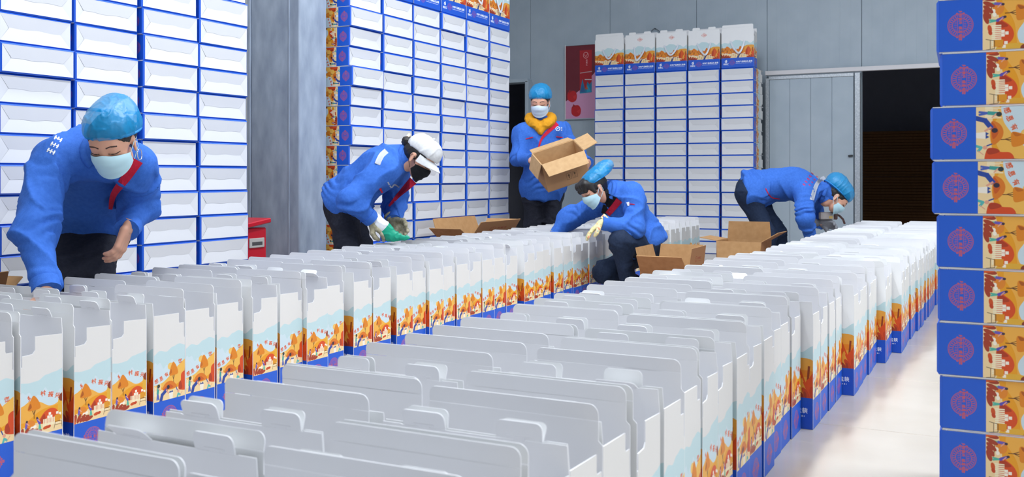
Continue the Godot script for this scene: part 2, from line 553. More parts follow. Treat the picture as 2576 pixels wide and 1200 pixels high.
func print_front(diamond: bool) -> Image:
	var c := Canvas.new(335, 432, 4.2, Color("eff0f1"))
	bands(c, 335, [246, 252, 246, 262, 278, 274, 258, 262, 240, 262])
	var V := func(a: Array) -> Array:
		var o := []
		for i in range(0, a.size(), 2):
			o.append(Vector2(a[i], a[i + 1]))
		return o
	c.blob(V.call([-20, 80, -10, 190, 30, 200, 70, 212, 110, 180, 150, 172, 200, 176, 236, 210, 280, 222, 345, 205, 350, 80]), Color("e9a23c"))
	c.blob(V.call([-20, 80, -10, 165, 60, 178, 110, 160, 180, 158, 240, 178, 345, 176, 350, 80]), Color("e58a22"))
	for q in [[10, 165, 12, 62], [26, 160, 10, 48], [150, 160, 10, 40], [205, 165, 10, 46]]:
		c.poly(PackedVector2Array([Vector2(q[0] - q[2] * 0.5, q[1]), Vector2(q[0], q[1] + q[3]), Vector2(q[0] + q[2] * 0.5, q[1])]), Color("8d4a22"))
	for q in [[62, 150, 60, 66], [108, 150, 40, 46], [196, 150, 40, 66], [222, 152, 34, 76], [168, 148, 40, 40], [140, 146, 36, 34]]:
		tree_print(c, q[0], q[1], q[2], q[3], Color("dd7c1e"), Color("b85a1a"))
	c.blob(V.call([-20, 90, -10, 142, 40, 150, 90, 138, 140, 148, 200, 140, 260, 150, 345, 138, 350, 90]), Color("f4d6a0"))
	for q in [[30, 140], [52, 146], [84, 140], [120, 148], [150, 138], [176, 146], [212, 138], [236, 132]]:
		c.poly(PackedVector2Array([Vector2(q[0] - 11, q[1]), Vector2(q[0], q[1] + 12), Vector2(q[0] + 12, q[1])]), Color("c75c34"))
		c.rect(q[0] - 8, q[1] - 9, 17, 9, Color("fbf0da"))
		c.rect(q[0] - 2, q[1] - 9, 4, 6, Color("7b6a8a"))
	c.blob(V.call([250, 128, 252, 172, 276, 208, 300, 176, 304, 128]), Color("d9581e"))
	c.blob(V.call([252, 130, 252, 168, 268, 190, 266, 132]), Color("b83f18"))
	c.blob(V.call([290, 100, 300, 160, 345, 150, 345, 100]), Color("e8a63e"))
	c.poly(PackedVector2Array([Vector2(158, 98), Vector2(172, 122), Vector2(196, 146), Vector2(201, 143), Vector2(186, 120), Vector2(180, 98)]), Color("31407e"))
	for k in 7:
		person_print(c, 100 + k * 22, 112 + 6 * sin(k * 2.1), 20, [Color("4f9fa0"), Color("5a4fb4"), Color("d06a3a")][k % 3], Color("3a4a86"), 0.2)
	# plants along both lower corners
	leaves(c, -6, 98, 46, 5, Color("b8401e"))
	leaves(c, 4, 98, 30, 6, Color("8e3420"))
	c.line(V.call([326, 98, 318, 150, 322, 196]), 7, Color("8e3a1c"))
	c.line(V.call([320, 120, 300, 168]), 5, Color("d9501c"))
	c.line(V.call([322, 110, 306, 146]), 6, Color("d9501c"))
	c.blob(V.call([335, 95, 318, 110, 312, 146, 322, 160, 340, 178]), Color("d9501c"))
	leaves(c, 336, 98, 40, 4, Color("c8451c"), -1.0)
	leaves(c, 312, 98, 22, 4, Color("a03a20"), -1.0)
	c.rect(0, 0, 335, 98, Color("1b58cb"))
	var w := Color("eef2fb")
	# leaf mark and name, seal, the line of writing
	c.ell(48, 64, 12, 13, w)
	c.line(V.call([40, 54, 48, 66, 56, 74]), 3.0, Color("1b58cb"))
	c.poly(PackedVector2Array([Vector2(44, 74), Vector2(58, 82), Vector2(56, 70)]), w)
	c.line(V.call([44, 62, 38, 70]), 2.0, Color("1b58cb"))
	for k in 3:
		c.glyph([NONG, JU, HUI][k], 30 + k * 19, 36, 18, 2.6, w)
	seal(c, 112, 50, 26, Color("8a4f9a"))
	var says := [NONG, TE, CHAN, PIN, JING, PIN, LI, HE, ZHUANG]
	for k in 9:
		c.glyph(says[k], 160 + k * 18.6, 58, 17, 2.5, w)
	for k in 26:
		c.line([Vector2(152 + k * 6.2, 42), Vector2(152 + k * 6.2, 38.5)], 2.0 if k % 3 else 3.2, w)
	if diamond:
		var r := Color("e08878")
		for k in 6:
			c.line([Vector2(168 - 26 + k * 4, 352 + k * 3), Vector2(168 + 26 - k * 4, 352 + k * 3)], 1.2, r)
			c.line([Vector2(168 - 26 + k * 4, 340 - k * 3), Vector2(168 + 26 - k * 4, 340 - k * 3)], 1.2, r)
		var row := [XIANG, CUN, ZHEN, XING]
		for k in 4:
			c.glyph(row[k], 144 + k * 16, 346, 14, 1.8, Color("d8604e"))
	return c.im

func print_poster() -> Image:
	var c := Canvas.new(100, 200, 5, Color("701a2a"))
	c.poly(PackedVector2Array([Vector2(0, 0), Vector2(0, 48), Vector2(46, 78), Vector2(100, 130), Vector2(100, 0)]), Color("d79ac0"))
	c.poly(PackedVector2Array([Vector2(45, 68), Vector2(45, 186), Vector2(84, 186), Vector2(84, 70)]), Color("b01522"))
	c.poly(PackedVector2Array([Vector2(45, 68), Vector2(54, 108), Vector2(63, 76), Vector2(70, 100), Vector2(77, 92), Vector2(84, 100), Vector2(84, 70)]), Color("1d7fa6"))
	c.poly(PackedVector2Array([Vector2(48, 72), Vector2(55, 98), Vector2(62, 72)]), Color("2d5f9a"))
	c.poly(PackedVector2Array([Vector2(67, 70), Vector2(71, 92), Vector2(82, 72)]), Color("2aa0c4"))
	c.poly(PackedVector2Array([Vector2(62, 80), Vector2(68, 90), Vector2(72, 78)]), Color("c05a3a"))
	c.ring(65, 172, 8, 1.2, Color("e8b0b0"))
	c.line([Vector2(60, 174), Vector2(65, 168), Vector2(71, 176)], 1.0, Color("e8b0b0"))
	for k in 3:
		c.glyph([NONG, JU, HUI][k], 68, 158 - k * 6, 5.4, 0.8, Color("e0a0a4"))
	c.line([Vector2(47, 124), Vector2(84, 127)], 2.4, Color("c8a0a4"))
	c.line([Vector2(62, 106), Vector2(83, 105)], 2.2, Color("e4e0e4"))
	for q in [[20, 62], [33, 22]]:
		c.blob([Vector2(q[0] - 15, q[1] + 2), Vector2(q[0] - 11, q[1] + 12), Vector2(q[0] + 8, q[1] + 14), Vector2(q[0] + 16, q[1] + 2), Vector2(q[0] + 13, q[1] - 12), Vector2(q[0], q[1] - 17), Vector2(q[0] - 13, q[1] - 10)], Color("c3141f"))
		c.poly(PackedVector2Array([Vector2(q[0] - 12, q[1] + 8), Vector2(q[0] - 9, q[1] + 18), Vector2(q[0], q[1] + 12)]), Color("a01018"))
		c.poly(PackedVector2Array([Vector2(q[0] + 2, q[1] - 2), Vector2(q[0] + 14, q[1] + 4), Vector2(q[0] + 11, q[1] - 10)]), Color("d62a30"))
	return c.im

func print_carton(marks: bool) -> Image:
	var base := Color("b88a60") if marks else Color("9c6c45")
	var c := Canvas.new(100, 60, 6, base)
	var red := Color("8e3a28")
	if marks:
		c.rect(48, 12, 12, 14, Color("8e6a4c"))
		c.rect(49, 13, 10, 12, Color("b88a60"))
		c.rect(62, 12, 12, 14, Color("8e6a4c"))
		c.rect(63, 13, 10, 12, Color("b88a60"))
		c.poly(PackedVector2Array([Vector2(54, 24), Vector2(51, 20), Vector2(53, 20), Vector2(53, 15), Vector2(55, 15), Vector2(55, 20), Vector2(57, 20)]), Color("5e4632"))
		c.poly(PackedVector2Array([Vector2(65.5, 24), Vector2(70.5, 24), Vector2(69.4, 19.5), Vector2(66.6, 19.5)]), Color("6e5238"))
		c.line([Vector2(68, 20), Vector2(68, 15)], 0.8, Color("6e5238"))
		c.line([Vector2(65.6, 14.8), Vector2(70.4, 14.8)], 0.8, Color("6e5238"))
	else:
		c.ring(40, 30, 7, 1.0, red)
		c.line([Vector2(36, 30), Vector2(40, 34), Vector2(44, 29)], 0.9, red)
		c.line([Vector2(37, 27), Vector2(43, 26)], 0.9, red)
		for k in 3:
			c.glyph([NONG, JU, WANG][k], 54 + k * 8, 31, 7, 0.9, red)
		c.line([Vector2(50, 24), Vector2(74, 24)], 0.7, red)
	return c.im

# ---------------------------------------------------------------- materials

func noise_tex(freq: float, lo: Color, hi: Color, size := 512, kind := FastNoiseLite.TYPE_SIMPLEX_SMOOTH, normal := false, octaves := 4) -> NoiseTexture2D:
	var t := NoiseTexture2D.new()
	var n := FastNoiseLite.new()
	n.seed = 11
	n.noise_type = kind
	n.frequency = freq
	n.fractal_octaves = octaves
	t.width = size
	t.height = size
	t.seamless = true
	t.noise = n
	if normal:
		t.as_normal_map = true
		t.bump_strength = 4.0
	else:
		var g := Gradient.new()
		g.set_color(0, lo)
		g.set_color(1, hi)
		t.color_ramp = g
	return t

func cloth(c: Color, depth := 0.25) -> StandardMaterial3D:
	var m := plain(Color.WHITE, 0.85)
	m.albedo_texture = noise_tex(0.02, c.darkened(0.08), c.lightened(0.06), 256)
	m.uv1_triplanar = true
	m.uv1_scale = Vector3(9, 9, 9)
	m.normal_enabled = true
	m.normal_texture = G.get_or_add("weave", noise_tex(0.08, Color.BLACK, Color.WHITE, 256, FastNoiseLite.TYPE_SIMPLEX, true, 3))
	m.normal_scale = depth
	m.metallic_specular = 0.35
	return m

func printed(im: Image) -> StandardMaterial3D:
	var m := plain(Color.WHITE, 0.42)
	m.albedo_texture = ImageTexture.create_from_image(im)
	m.texture_repeat = false
	return m

func make_materials() -> void:
	M.side_a = printed(print_side_a())
	M.side_b = printed(print_side_b())
	M.front_1 = printed(print_front(false))
	M.front_2 = printed(print_front(true))
	M.poster = printed(print_poster())
	M.carton_logo = printed(print_carton(false))
	M.carton_marks = printed(print_carton(true))
	for k in ["carton_logo", "carton_marks"]:
		M[k].roughness = 0.85
	M.board = plain(Color(0.955, 0.955, 0.965), 0.55)
	M.board_out = plain(Color("eff0f1"), 0.42)
	M.bottom = plain(Color("dcdde1"), 0.5)
	M.blue = plain(Color("1d5ed2"), 0.42)
	M.strap = plain(Color(0.86, 0.88, 0.92), 0.25)
	M.carton = plain(Color.WHITE, 0.85)
	M.carton.albedo_texture = noise_tex(0.03, Color("b08257"), Color("c09468"), 256)
	M.carton.uv1_triplanar = true
	M.carton.uv1_scale = Vector3(2, 2, 2)
	M.carton_in = M.carton.duplicate()
	M.carton_in.albedo_texture = noise_tex(0.03, Color("c39c6e"), Color("d0aa7c"), 256)
	M.carton_brown = M.carton.duplicate()
	M.carton_brown.albedo_texture = noise_tex(0.03, Color("96663f"), Color("a5744b"), 256)
	M.carton_brown_in = M.carton.duplicate()
	M.carton_brown_in.albedo_texture = noise_tex(0.03, Color("ae8456"), Color("bc9264"), 256)
	M.tile = plain(Color.WHITE, 0.16)
	M.tile.albedo_texture = noise_tex(0.006, Color("c8beb2"), Color("d6cec4"), 512)
	M.tile.roughness = 0.22
	M.tile.uv1_triplanar = true
	M.tile.uv1_world_triplanar = true
	M.tile.uv1_scale = Vector3(0.45, 0.45, 0.45)
	M.grout = plain(Color("a9a49e"), 0.9)
	M.wall = plain(Color.WHITE, 0.5)
	M.wall.albedo_texture = noise_tex(0.01, Color("a6b4c0"), Color("b0bdc8"), 512)
	M.wall.uv1_triplanar = true
	M.wall.uv1_world_triplanar = true
	M.wall.uv1_scale = Vector3(0.5, 0.5, 0.5)
	M.steel = plain(Color.WHITE, 0.45)
	M.steel.albedo_texture = noise_tex(0.012, Color("8692a5"), Color("a8b4c4"), 512, FastNoiseLite.TYPE_SIMPLEX_SMOOTH, false, 5)
	M.steel.uv1_triplanar = true
	M.steel.uv1_scale = Vector3(1.3, 0.5, 1.3)
	M.galvanised = plain(Color.WHITE, 0.35, 0.55)
	M.galvanised.albedo_texture = noise_tex(0.05, Color("aab2ba"), Color("dde2e6"), 256, FastNoiseLite.TYPE_CELLULAR)
	M.galvanised.uv1_triplanar = true
	M.galvanised.uv1_scale = Vector3(4, 4, 4)
	M.white_trim = plain(Color("d9d7da"), 0.5)
	M.ceiling = plain(Color("eceef0"), 0.8)
	M.pale_wall = plain(Color("dfe3e8"), 0.8)
	M.dark = plain(Color("c4c9de"), 0.9)
	M.jacket = cloth(Color("376dce"), 0.3)
	M.trousers = cloth(Color("20222e"), 0.35)
	M.jeans = cloth(Color("1c2a44"), 0.4)
	M.skin = plain(Color("dba48a"), 0.55)
	M.skin.subsurf_scatter_enabled = true
	M.skin.subsurf_scatter_strength = 0.15
	M.brow = plain(Color("4a3630"), 0.8)
	M.hair = plain(Color("1b1716"), 0.5)
	M.red = cloth(Color("d01f3c"), 0.2)
	M.grey = plain(Color("aeb3bf"), 0.4)
	M.white = plain(Color("eef0f2"), 0.6)
	M.black = cloth(Color("121318"), 0.3)
	M.mask_blue = plain(Color("bfe3ee"), 0.7)
	M.mask_white = plain(Color("d3e4f2"), 0.7)
	M.net = plain(Color(0.05, 0.6, 0.85, 0.64), 0.35)
	M.net.transparency = BaseMaterial3D.TRANSPARENCY_ALPHA
	M.net.normal_enabled = true
	M.net.normal_texture = noise_tex(0.03, Color.BLACK, Color.WHITE, 256, FastNoiseLite.TYPE_CELLULAR, true, 2)
	M.net.uv1_triplanar = true
	M.net.uv1_scale = Vector3(7, 7, 7)
	M.net.normal_scale = 0.8
	M.elastic = plain(Color(0.1, 0.52, 0.8), 0.6)
	M.yellow = cloth(Color("eba21f"), 0.3)
	M.cap = cloth(Color("dfe0e2"), 0.3)
	M.shoe = plain(Color("1a1a1c"), 0.6)
	M.red_paint = plain(Color("c4162a"), 0.35)

# ---------------------------------------------------------------- room

func build_room() -> void:
	var fl := structure("floor", "pale glossy floor tiles of the packing hall")
	var slab := BoxMesh.new()
	slab.size = Vector3(13.0, 0.12, 24.0)
	part(fl, "screed", slab, M.grout, Vector3(-1.0, -0.066, -8.0))
	var tm := box_mesh(Vector3(0.896, 0.02, 0.896), 0.002)
	for i in 14:
		for j in 25:
			part(fl, "tile", tm, M.tile, Vector3(-7.1 + 0.9 * i + 0.27, -0.01, 3.2 - 0.9 * j + 0.1))
	# the back wall of upright sandwich panels, with two openings
	var zb := -11.14
	var wall := structure("wall_back", "blue grey sandwich panel wall behind the stacks")
	var edges := [-7.5, -6.7, -5.77, -4.62, -3.47, -2.6, -1.52, 0.25, 1.4, 2.55, 3.7, 5.1]
	for i in edges.size() - 1:
		var x0: float = edges[i]
		var x1: float = edges[i + 1]
		var y0 := 0.0
		if i == 1:
			y0 = 2.15
		elif i == 6:
			y0 = 2.105
		panel(wall, x0, x1, y0, 4.9, zb)
	for q in [["wall_left", Vector3(0.2, 5.0, 15.4), Vector3(-7.6, 2.5, -3.5)], ["wall_front", Vector3(12.8, 5.0, 0.2), Vector3(-1.2, 2.5, 4.3)]]:
		var o := structure(q[0], "pale plastered wall of the packing hall")
		part(o, "cladding", box_mesh(q[1], 0.0), M.pale_wall, q[2])
	# the right wall with its wide window
	var wr := structure("wall_right", "pale plastered wall with a wide window")
	part(wr, "sill_wall", box_mesh(Vector3(0.2, 1.2, 15.4), 0.0), M.pale_wall, Vector3(5.1, 0.6, -3.5))
	part(wr, "lintel", box_mesh(Vector3(0.2, 1.2, 15.4), 0.0), M.pale_wall, Vector3(5.1, 4.4, -3.5))
	part(wr, "pier", box_mesh(Vector3(0.2, 2.6, 6.1), 0.0), M.pale_wall, Vector3(5.1, 2.5, -8.15))
	part(wr, "pier", box_mesh(Vector3(0.2, 2.6, 4.3), 0.0), M.pale_wall, Vector3(5.1, 2.5, 2.05))
	var win := structure("window_1", "wide window in the right wall")
	for k in 5:
		part(win, "mullion", box_mesh(Vector3(0.06, 2.6, 0.05), 0.004), M.white_trim, Vector3(5.1, 2.5, -5.08 + 1.24 * k))
	var pane := BoxMesh.new()
	pane.size = Vector3(0.006, 2.6, 1.19)
	var glass := StandardMaterial3D.new()
	glass.transparency = BaseMaterial3D.TRANSPARENCY_ALPHA
	glass.albedo_color = Color(0.95, 0.98, 1.0, 0.08)
	glass.roughness = 0.05
	for k in 4:
		part(win, "pane", pane, glass, Vector3(5.1, 2.5, -4.46 + 1.24 * k))
	var ce := structure("ceiling", "pale grey ceiling of the hall")
	part(ce, "deck", box_mesh(Vector3(13.2, 0.2, 24.0), 0.0), M.ceiling, Vector3(-1.2, 5.0, -8.0))
	# rooms behind the openings
	var rb := structure("wall_storeroom", "dark walls of the storeroom behind the hall")
	part(rb, "back", box_mesh(Vector3(13.0, 5.0, 0.1), 0.0), M.dark, Vector3(-1.2, 2.5, -18.6))
	part(rb, "side", box_mesh(Vector3(0.1, 5.0, 7.4), 0.0), M.dark, Vector3(5.05, 2.5, -14.9))
	part(rb, "side", box_mesh(Vector3(0.1, 5.0, 7.4), 0.0), M.dark, Vector3(-7.45, 2.5, -14.9))
	part(rb, "side", box_mesh(Vector3(0.1, 5.0, 7.4), 0.0), M.dark, Vector3(-3.8, 2.5, -14.9))
	# sliding door with galvanised frame, and the white rail over the opening
	var d := structure("door_1", "sliding panel door in a galvanised frame beside the dark opening")
	for k in 4:
		part(d, "leaf_panel", box_mesh(Vector3(0.2365, 2.03, 0.05), 0.003), M.wall, Vector3(-2.425 + 0.2385 * k, 1.02, zb + 0.1))
	part(d, "post", box_mesh(Vector3(0.06, 2.06, 0.062), 0.004), M.galvanised, Vector3(-1.548, 1.03, zb + 0.105))
	part(d, "post", box_mesh(Vector3(0.04, 2.04, 0.062), 0.004), M.galvanised, Vector3(-2.568, 1.02, zb + 0.105))
	part(d, "head", box_mesh(Vector3(0.96, 0.04, 0.062), 0.004), M.galvanised, Vector3(-2.068, 2.04, zb + 0.105))
	part(d, "rail", box_mesh(Vector3(3.0, 0.05, 0.05), 0.004), M.white_trim, Vector3(-1.09, 2.098, zb + 0.12))
	var lock := part(d, "latch", box_mesh(Vector3(0.05, 0.02, 0.03), 0.003), plain(Color("2a2c30"), 0.5), Vector3(-1.62, 1.12, zb + 0.14))
	lock.rotation.z = 0.1
	var d2 := structure("door_2", "plain doorway with a pale frame beyond the tall stack")
	part(d2, "post", box_mesh(Vector3(0.05, 2.15, 0.22), 0.004), M.wall, Vector3(-5.76, 1.075, zb + 0.02))
	part(d2, "head", box_mesh(Vector3(0.95, 0.05, 0.22), 0.004), M.wall, Vector3(-6.22, 2.16, zb + 0.02))
	var gl := structure("wall_corridor", "grey green wall seen through the doorway")
	part(gl, "cladding", box_mesh(Vector3(2.0, 3.0, 0.05), 0.0), plain(Color("7f8f8c"), 0.8), Vector3(-6.2, 1.5, -15.2))
	# the steel column
	var p := structure("column_1", "grey painted steel column between the two tall stacks")
	part(p, "shaft", box_mesh(Vector3(0.43, 4.8, 0.28), 0.008), M.steel, Vector3(-4.525, 2.4, -5.08))
	part(p, "weld_seam", box_mesh(Vector3(0.012, 4.8, 0.006), 0.002), M.steel, Vector3(-4.40, 2.4, -4.939))
	part(p, "flange", box_mesh(Vector3(0.03, 4.8, 0.3), 0.004), M.steel, Vector3(-4.755, 2.4, -5.08))

func panel(wall: Node3D, x0: float, x1: float, y0: float, y1: float, z: float) -> void:
	# one sandwich panel with shallow ribs pressed into its face
	var st := SurfaceTool.new()
	st.begin(Mesh.PRIMITIVE_TRIANGLES)
	var w := x1 - x0
	add_box(st, Vector3(0, 0, -0.05), Vector3(w - 0.004, y1 - y0, 0.1), 0.004)
	var n := int(w / 0.115)
	for k in range(1, n):
		add_box(st, Vector3(-w / 2 + w * k / n, 0, 0.0), Vector3(0.012, y1 - y0 - 0.01, 0.0022), 0.001)
	st.generate_normals()
	part(wall, "sandwich_panel", st.commit(), M.wall, Vector3((x0 + x1) / 2, (y0 + y1) / 2, z))

# ---------------------------------------------------------------- gift boxes

func rounded(x0: float, x1: float, y0: float, y1: float, r: float) -> PackedVector2Array:
	var p := PackedVector2Array([Vector2(x0, y0), Vector2(x1, y0)])
	arc(p, Vector2(x1 - r, y1 - r), r, 0, 90)
	arc(p, Vector2(x0 + r, y1 - r), r, 90, 180)
	return p

func make_box_meshes() -> void:
	var w := BW / 2 - 0.001
	var d := BD / 2 - TH - 0.0005
	var size_w := Vector2(BW, BT)
	var lo_w := Vector2(-BW / 2, 0)
	# first wide panel: plain top, folded flap over a crease
	G.front = board(PackedVector2Array([Vector2(-w, 0), Vector2(w, 0), Vector2(w, 0.41), Vector2(w - 0.008, 0.418), Vector2(w - 0.008, 0.4525), Vector2(-w + 0.008, 0.4525), Vector2(-w + 0.008, 0.418), Vector2(-w, 0.41)]), 0.0016, M.front_1, M.board, lo_w, size_w)
	G.flap = board(rounded(-w + 0.008, w - 0.008, 0.0, 0.03, 0.017), 0.0016, M.board_out, M.board, lo_w, size_w)
	# second wide panel: straight top with two locking tabs
	G.back = board(PackedVector2Array([Vector2(-w, 0), Vector2(w, 0), Vector2(w, 0.4), Vector2(w - 0.004, 0.448), Vector2(0.145, 0.448), Vector2(0.14, 0.4465), Vector2(-0.14, 0.4465), Vector2(-0.145, 0.448), Vector2(-w + 0.004, 0.448), Vector2(-w, 0.4)]), 0.0016, M.front_2, M.board, lo_w, size_w)
	G.tab = board(rounded(-0.044, 0.044, 0.0, 0.031, 0.012), 0.0016, M.board_out, M.board, lo_w, size_w)
	var lip := PackedVector2Array([Vector2(-0.022, 0.002), Vector2(0.022, 0.002), Vector2(0.022, 0.0)])
	arc(lip, Vector2(0, 0), 0.012, 0, -180, 8)
	lip.append(Vector2(-0.022, 0.0))
	G.lip = board(lip, 0.001, M.board, M.board, lo_w, size_w)
	# narrow sides, stepped on the edge next to the first panel
	var size_s := Vector2(BD, BT)
	var lo_s := Vector2(-BD / 2, 0)
	G.side_a = board(PackedVector2Array([Vector2(-d, 0), Vector2(d, 0), Vector2(d, 0.400), Vector2(-0.022, 0.404), Vector2(-0.022, 0.362), Vector2(-0.030, 0.352), Vector2(-d + 0.004, 0.350), Vector2(-d + 0.004, 0.318), Vector2(-d, 0.316)]), TH, M.side_a, M.board, lo_s, size_s)
	G.side_b = board(PackedVector2Array([Vector2(-d, 0), Vector2(d, 0), Vector2(d, 0.312), Vector2(d - 0.004, 0.316), Vector2(d - 0.004, 0.366), Vector2(0.044, 0.366), Vector2(0.041, 0.372), Vector2(0.041, 0.402), Vector2(-d, 0.404)]), TH, M.side_b, M.board, lo_s, size_s)
	var st := SurfaceTool.new()
	st.begin(Mesh.PRIMITIVE_TRIANGLES)
	add_box(st, Vector3(0, 0.006, 0), Vector3(BW - 0.008, 0.003, BD - 0.008), 0.0)
	st.generate_normals()
	G.bottom = st.commit()
	# blue folded edge round the bottom
	st = SurfaceTool.new()
	st.begin(Mesh.PRIMITIVE_TRIANGLES)
	var a := BW / 2 - 0.0075
	var b := BD / 2 - 0.0075
	for s in [-1.0, 1.0]:
		quad(st, Vector3(-BW / 2, 0.0065, s * BD / 2), Vector3(BW / 2, 0.0065, s * BD / 2), Vector3(a, 0, s * b), Vector3(-a, 0, s * b), Vector3(0, -1, s))
		quad(st, Vector3(s * BW / 2, 0.0065, -BD / 2), Vector3(s * BW / 2, 0.0065, BD / 2), Vector3(s * a, 0, b), Vector3(s * a, 0, -b), Vector3(s, -1, 0))
	st.generate_normals()
	G.rim = st.commit()
	# the four folded flaps of the bottom, dished inwards
	G.long = []
	for s in [-1.0, 1.0]:
		st = SurfaceTool.new()
		st.begin(Mesh.PRIMITIVE_TRIANGLES)
		var n := 16
		var e := a - 0.05
		for k in n:
			var row := []
			for q in [k, k + 1]:
				var t := float(q) / n
				var wave := 0.0035 * sin(t * TAU * 1.5 + 0.6) * sin(t * PI)
				row.append([Vector3(lerpf(-a, a, t), 0.0005, s * b), Vector3(lerpf(-e, e, t), 0.0085 - (0.0012 if s > 0 else 0.0), wave + (0.0 if s > 0 else 0.002))])
			quad(st, row[0][0], row[1][0], row[1][1], row[0][1], Vector3(0, -1, 0))
		st.generate_normals()
		G.long.append(st.commit())
	G.end = []
	for s in [-1.0, 1.0]:
		st = SurfaceTool.new()
		st.begin(Mesh.PRIMITIVE_TRIANGLES)
		quad(st, Vector3(s * a, 0.0008, -b), Vector3(s * a, 0.0008, b), Vector3(s * (a - 0.049), 0.0093, 0.001), Vector3(s * (a - 0.049), 0.0093, -0.001), Vector3(0, -1, 0))
		st.generate_normals()
		G.end.append(st.commit())
	# white plastic handle, hanging in a loop from two slots
	G.handle = []
	for k in 3:
		var pts := []
		var half: float = [0.085, 0.08, 0.07][k]
		var low: float = [0.12, 0.14, 0.16][k]
		for i in 15:
			var t := i / 14.0
			pts.append(Vector3(lerpf(-half, half, t) * (1.0 - 0.25 * sin(t * PI)) + [0.0, 0.02, -0.03][k] * sin(t * PI), -low * sin(t * PI) ** 0.7, 0.004 + 0.022 * sin(t * PI)))
		G.handle.append(ribbon(pts, 0.019))

func ribbon(pts: Array, w: float) -> ArrayMesh:
	# a strap: flat band with thickness following the points, its face towards +z
	var st := SurfaceTool.new()
	st.begin(Mesh.PRIMITIVE_TRIANGLES)
	var n := pts.size()
	var l := []
	for i in n:
		var t: Vector3 = (pts[mini(i + 1, n - 1)] - pts[maxi(i - 1, 0)]).normalized()
		var side := t.cross(Vector3(0, 0, 1)).normalized() * w / 2
		l.append([pts[i] - side, pts[i] + side])
	var z := Vector3(0, 0, 0.0012)
	for i in n - 1:
		var a: Array = l[i]
		var b: Array = l[i + 1]
		quad(st, a[0] + z, b[0] + z, b[1] + z, a[1] + z, Vector3(0, 0, 1))
		quad(st, a[0] - z, b[0] - z, b[1] - z, a[1] - z, Vector3(0, 0, -1))
		quad(st, a[0] - z, b[0] - z, b[0] + z, a[0] + z, a[0] - a[1])
		quad(st, a[1] - z, b[1] - z, b[1] + z, a[1] + z, a[1] - a[0])
	st.generate_normals()
	return st.commit()

func gift_box(t: Node3D, stacked: bool, handle := -1) -> void:
	# parts of one box: base at the origin, wide panels across z, narrow sides across x
	if stacked:
		var bt := part(t, "bottom", G.rim, M.blue)
		for k in 2:
			part(bt, "bottom_flap", G.long[k], M.bottom)
		for k in 2:
			part(bt, "end_flap", G.end[k], M.bottom)
	else:
		part(t, "bottom", G.bottom, M.board)
	var y0 := 0.0065 if stacked else 0.0
	var open := 0.0 if stacked else 0.011
	var f := part(t, "front_panel", G.front, null, Vector3(0, y0, BD / 2), Vector3(-absf(rng.randfn(0.0, open * 0.5)), 0, 0))
	var bend := -absf(rng.randfn(0.0, 0.03)) if stacked else clampf(rng.randfn(-0.03, 0.08), -0.25, 0.06)
	part(f, "top_flap", G.flap, null, Vector3(0, 0.4535, 0), Vector3(bend, 0, 0))
	var b := part(t, "back_panel", G.back, null, Vector3(0, y0, -BD / 2), Vector3(-absf(rng.randfn(0.0, open * 0.5)), PI, 0))
	for s in [-0.094, 0.094]:
		var tilt := -absf(rng.randfn(0.0, 0.05)) if stacked else clampf(rng.randfn(-0.08, 0.16), -0.5, 0.06)
		if not stacked and rng.randf() < 0.12:
			tilt = rng.randf_range(-1.1, -0.4)
		var tb := part(b, "locking_tab", G.tab, null, Vector3(s, 0.4475, 0), Vector3(tilt, 0, 0))
		part(tb, "thumb_notch", G.lip, null, Vector3(0, 0.004, -TH), Vector3(0.1, PI, 0))
	part(t, "side_panel", G.side_a, null, Vector3(BW / 2 - 0.0005, y0, 0), Vector3(0, PI / 2, 0))
	part(t, "side_panel", G.side_b, null, Vector3(-BW / 2 + 0.0005, y0, 0), Vector3(0, -PI / 2, 0))
	if handle >= 0:
		part(f, "handle", G.handle[handle % 3], M.strap, Vector3(0, 0.3, 0))
		part(b, "handle", G.handle[(handle + 1) % 3], M.strap, Vector3(0, 0.3, 0))

func lying(label: String, group: String, at: Vector3, face: float, flip: bool) -> Node3D:
	# a box on its side: its bottom looks along the direction face (0 = +z, PI/2 = +x); at = centre of the bottom
	var t := thing("stacked_gift_box", label, "box", at, 0.0, group)
	# box height (+y) goes to -z, box depth (z) goes up
	var bs := Basis(Vector3(1, 0, 0), Vector3(0, 0, -1), Vector3(0, 1, 0))
	if flip:
		bs = Basis(Vector3(-1, 0, 0), Vector3(0, 0, -1), Vector3(0, -1, 0))
	t.basis = Basis(Vector3.UP, face) * bs
	gift_box(t, true)
	return t

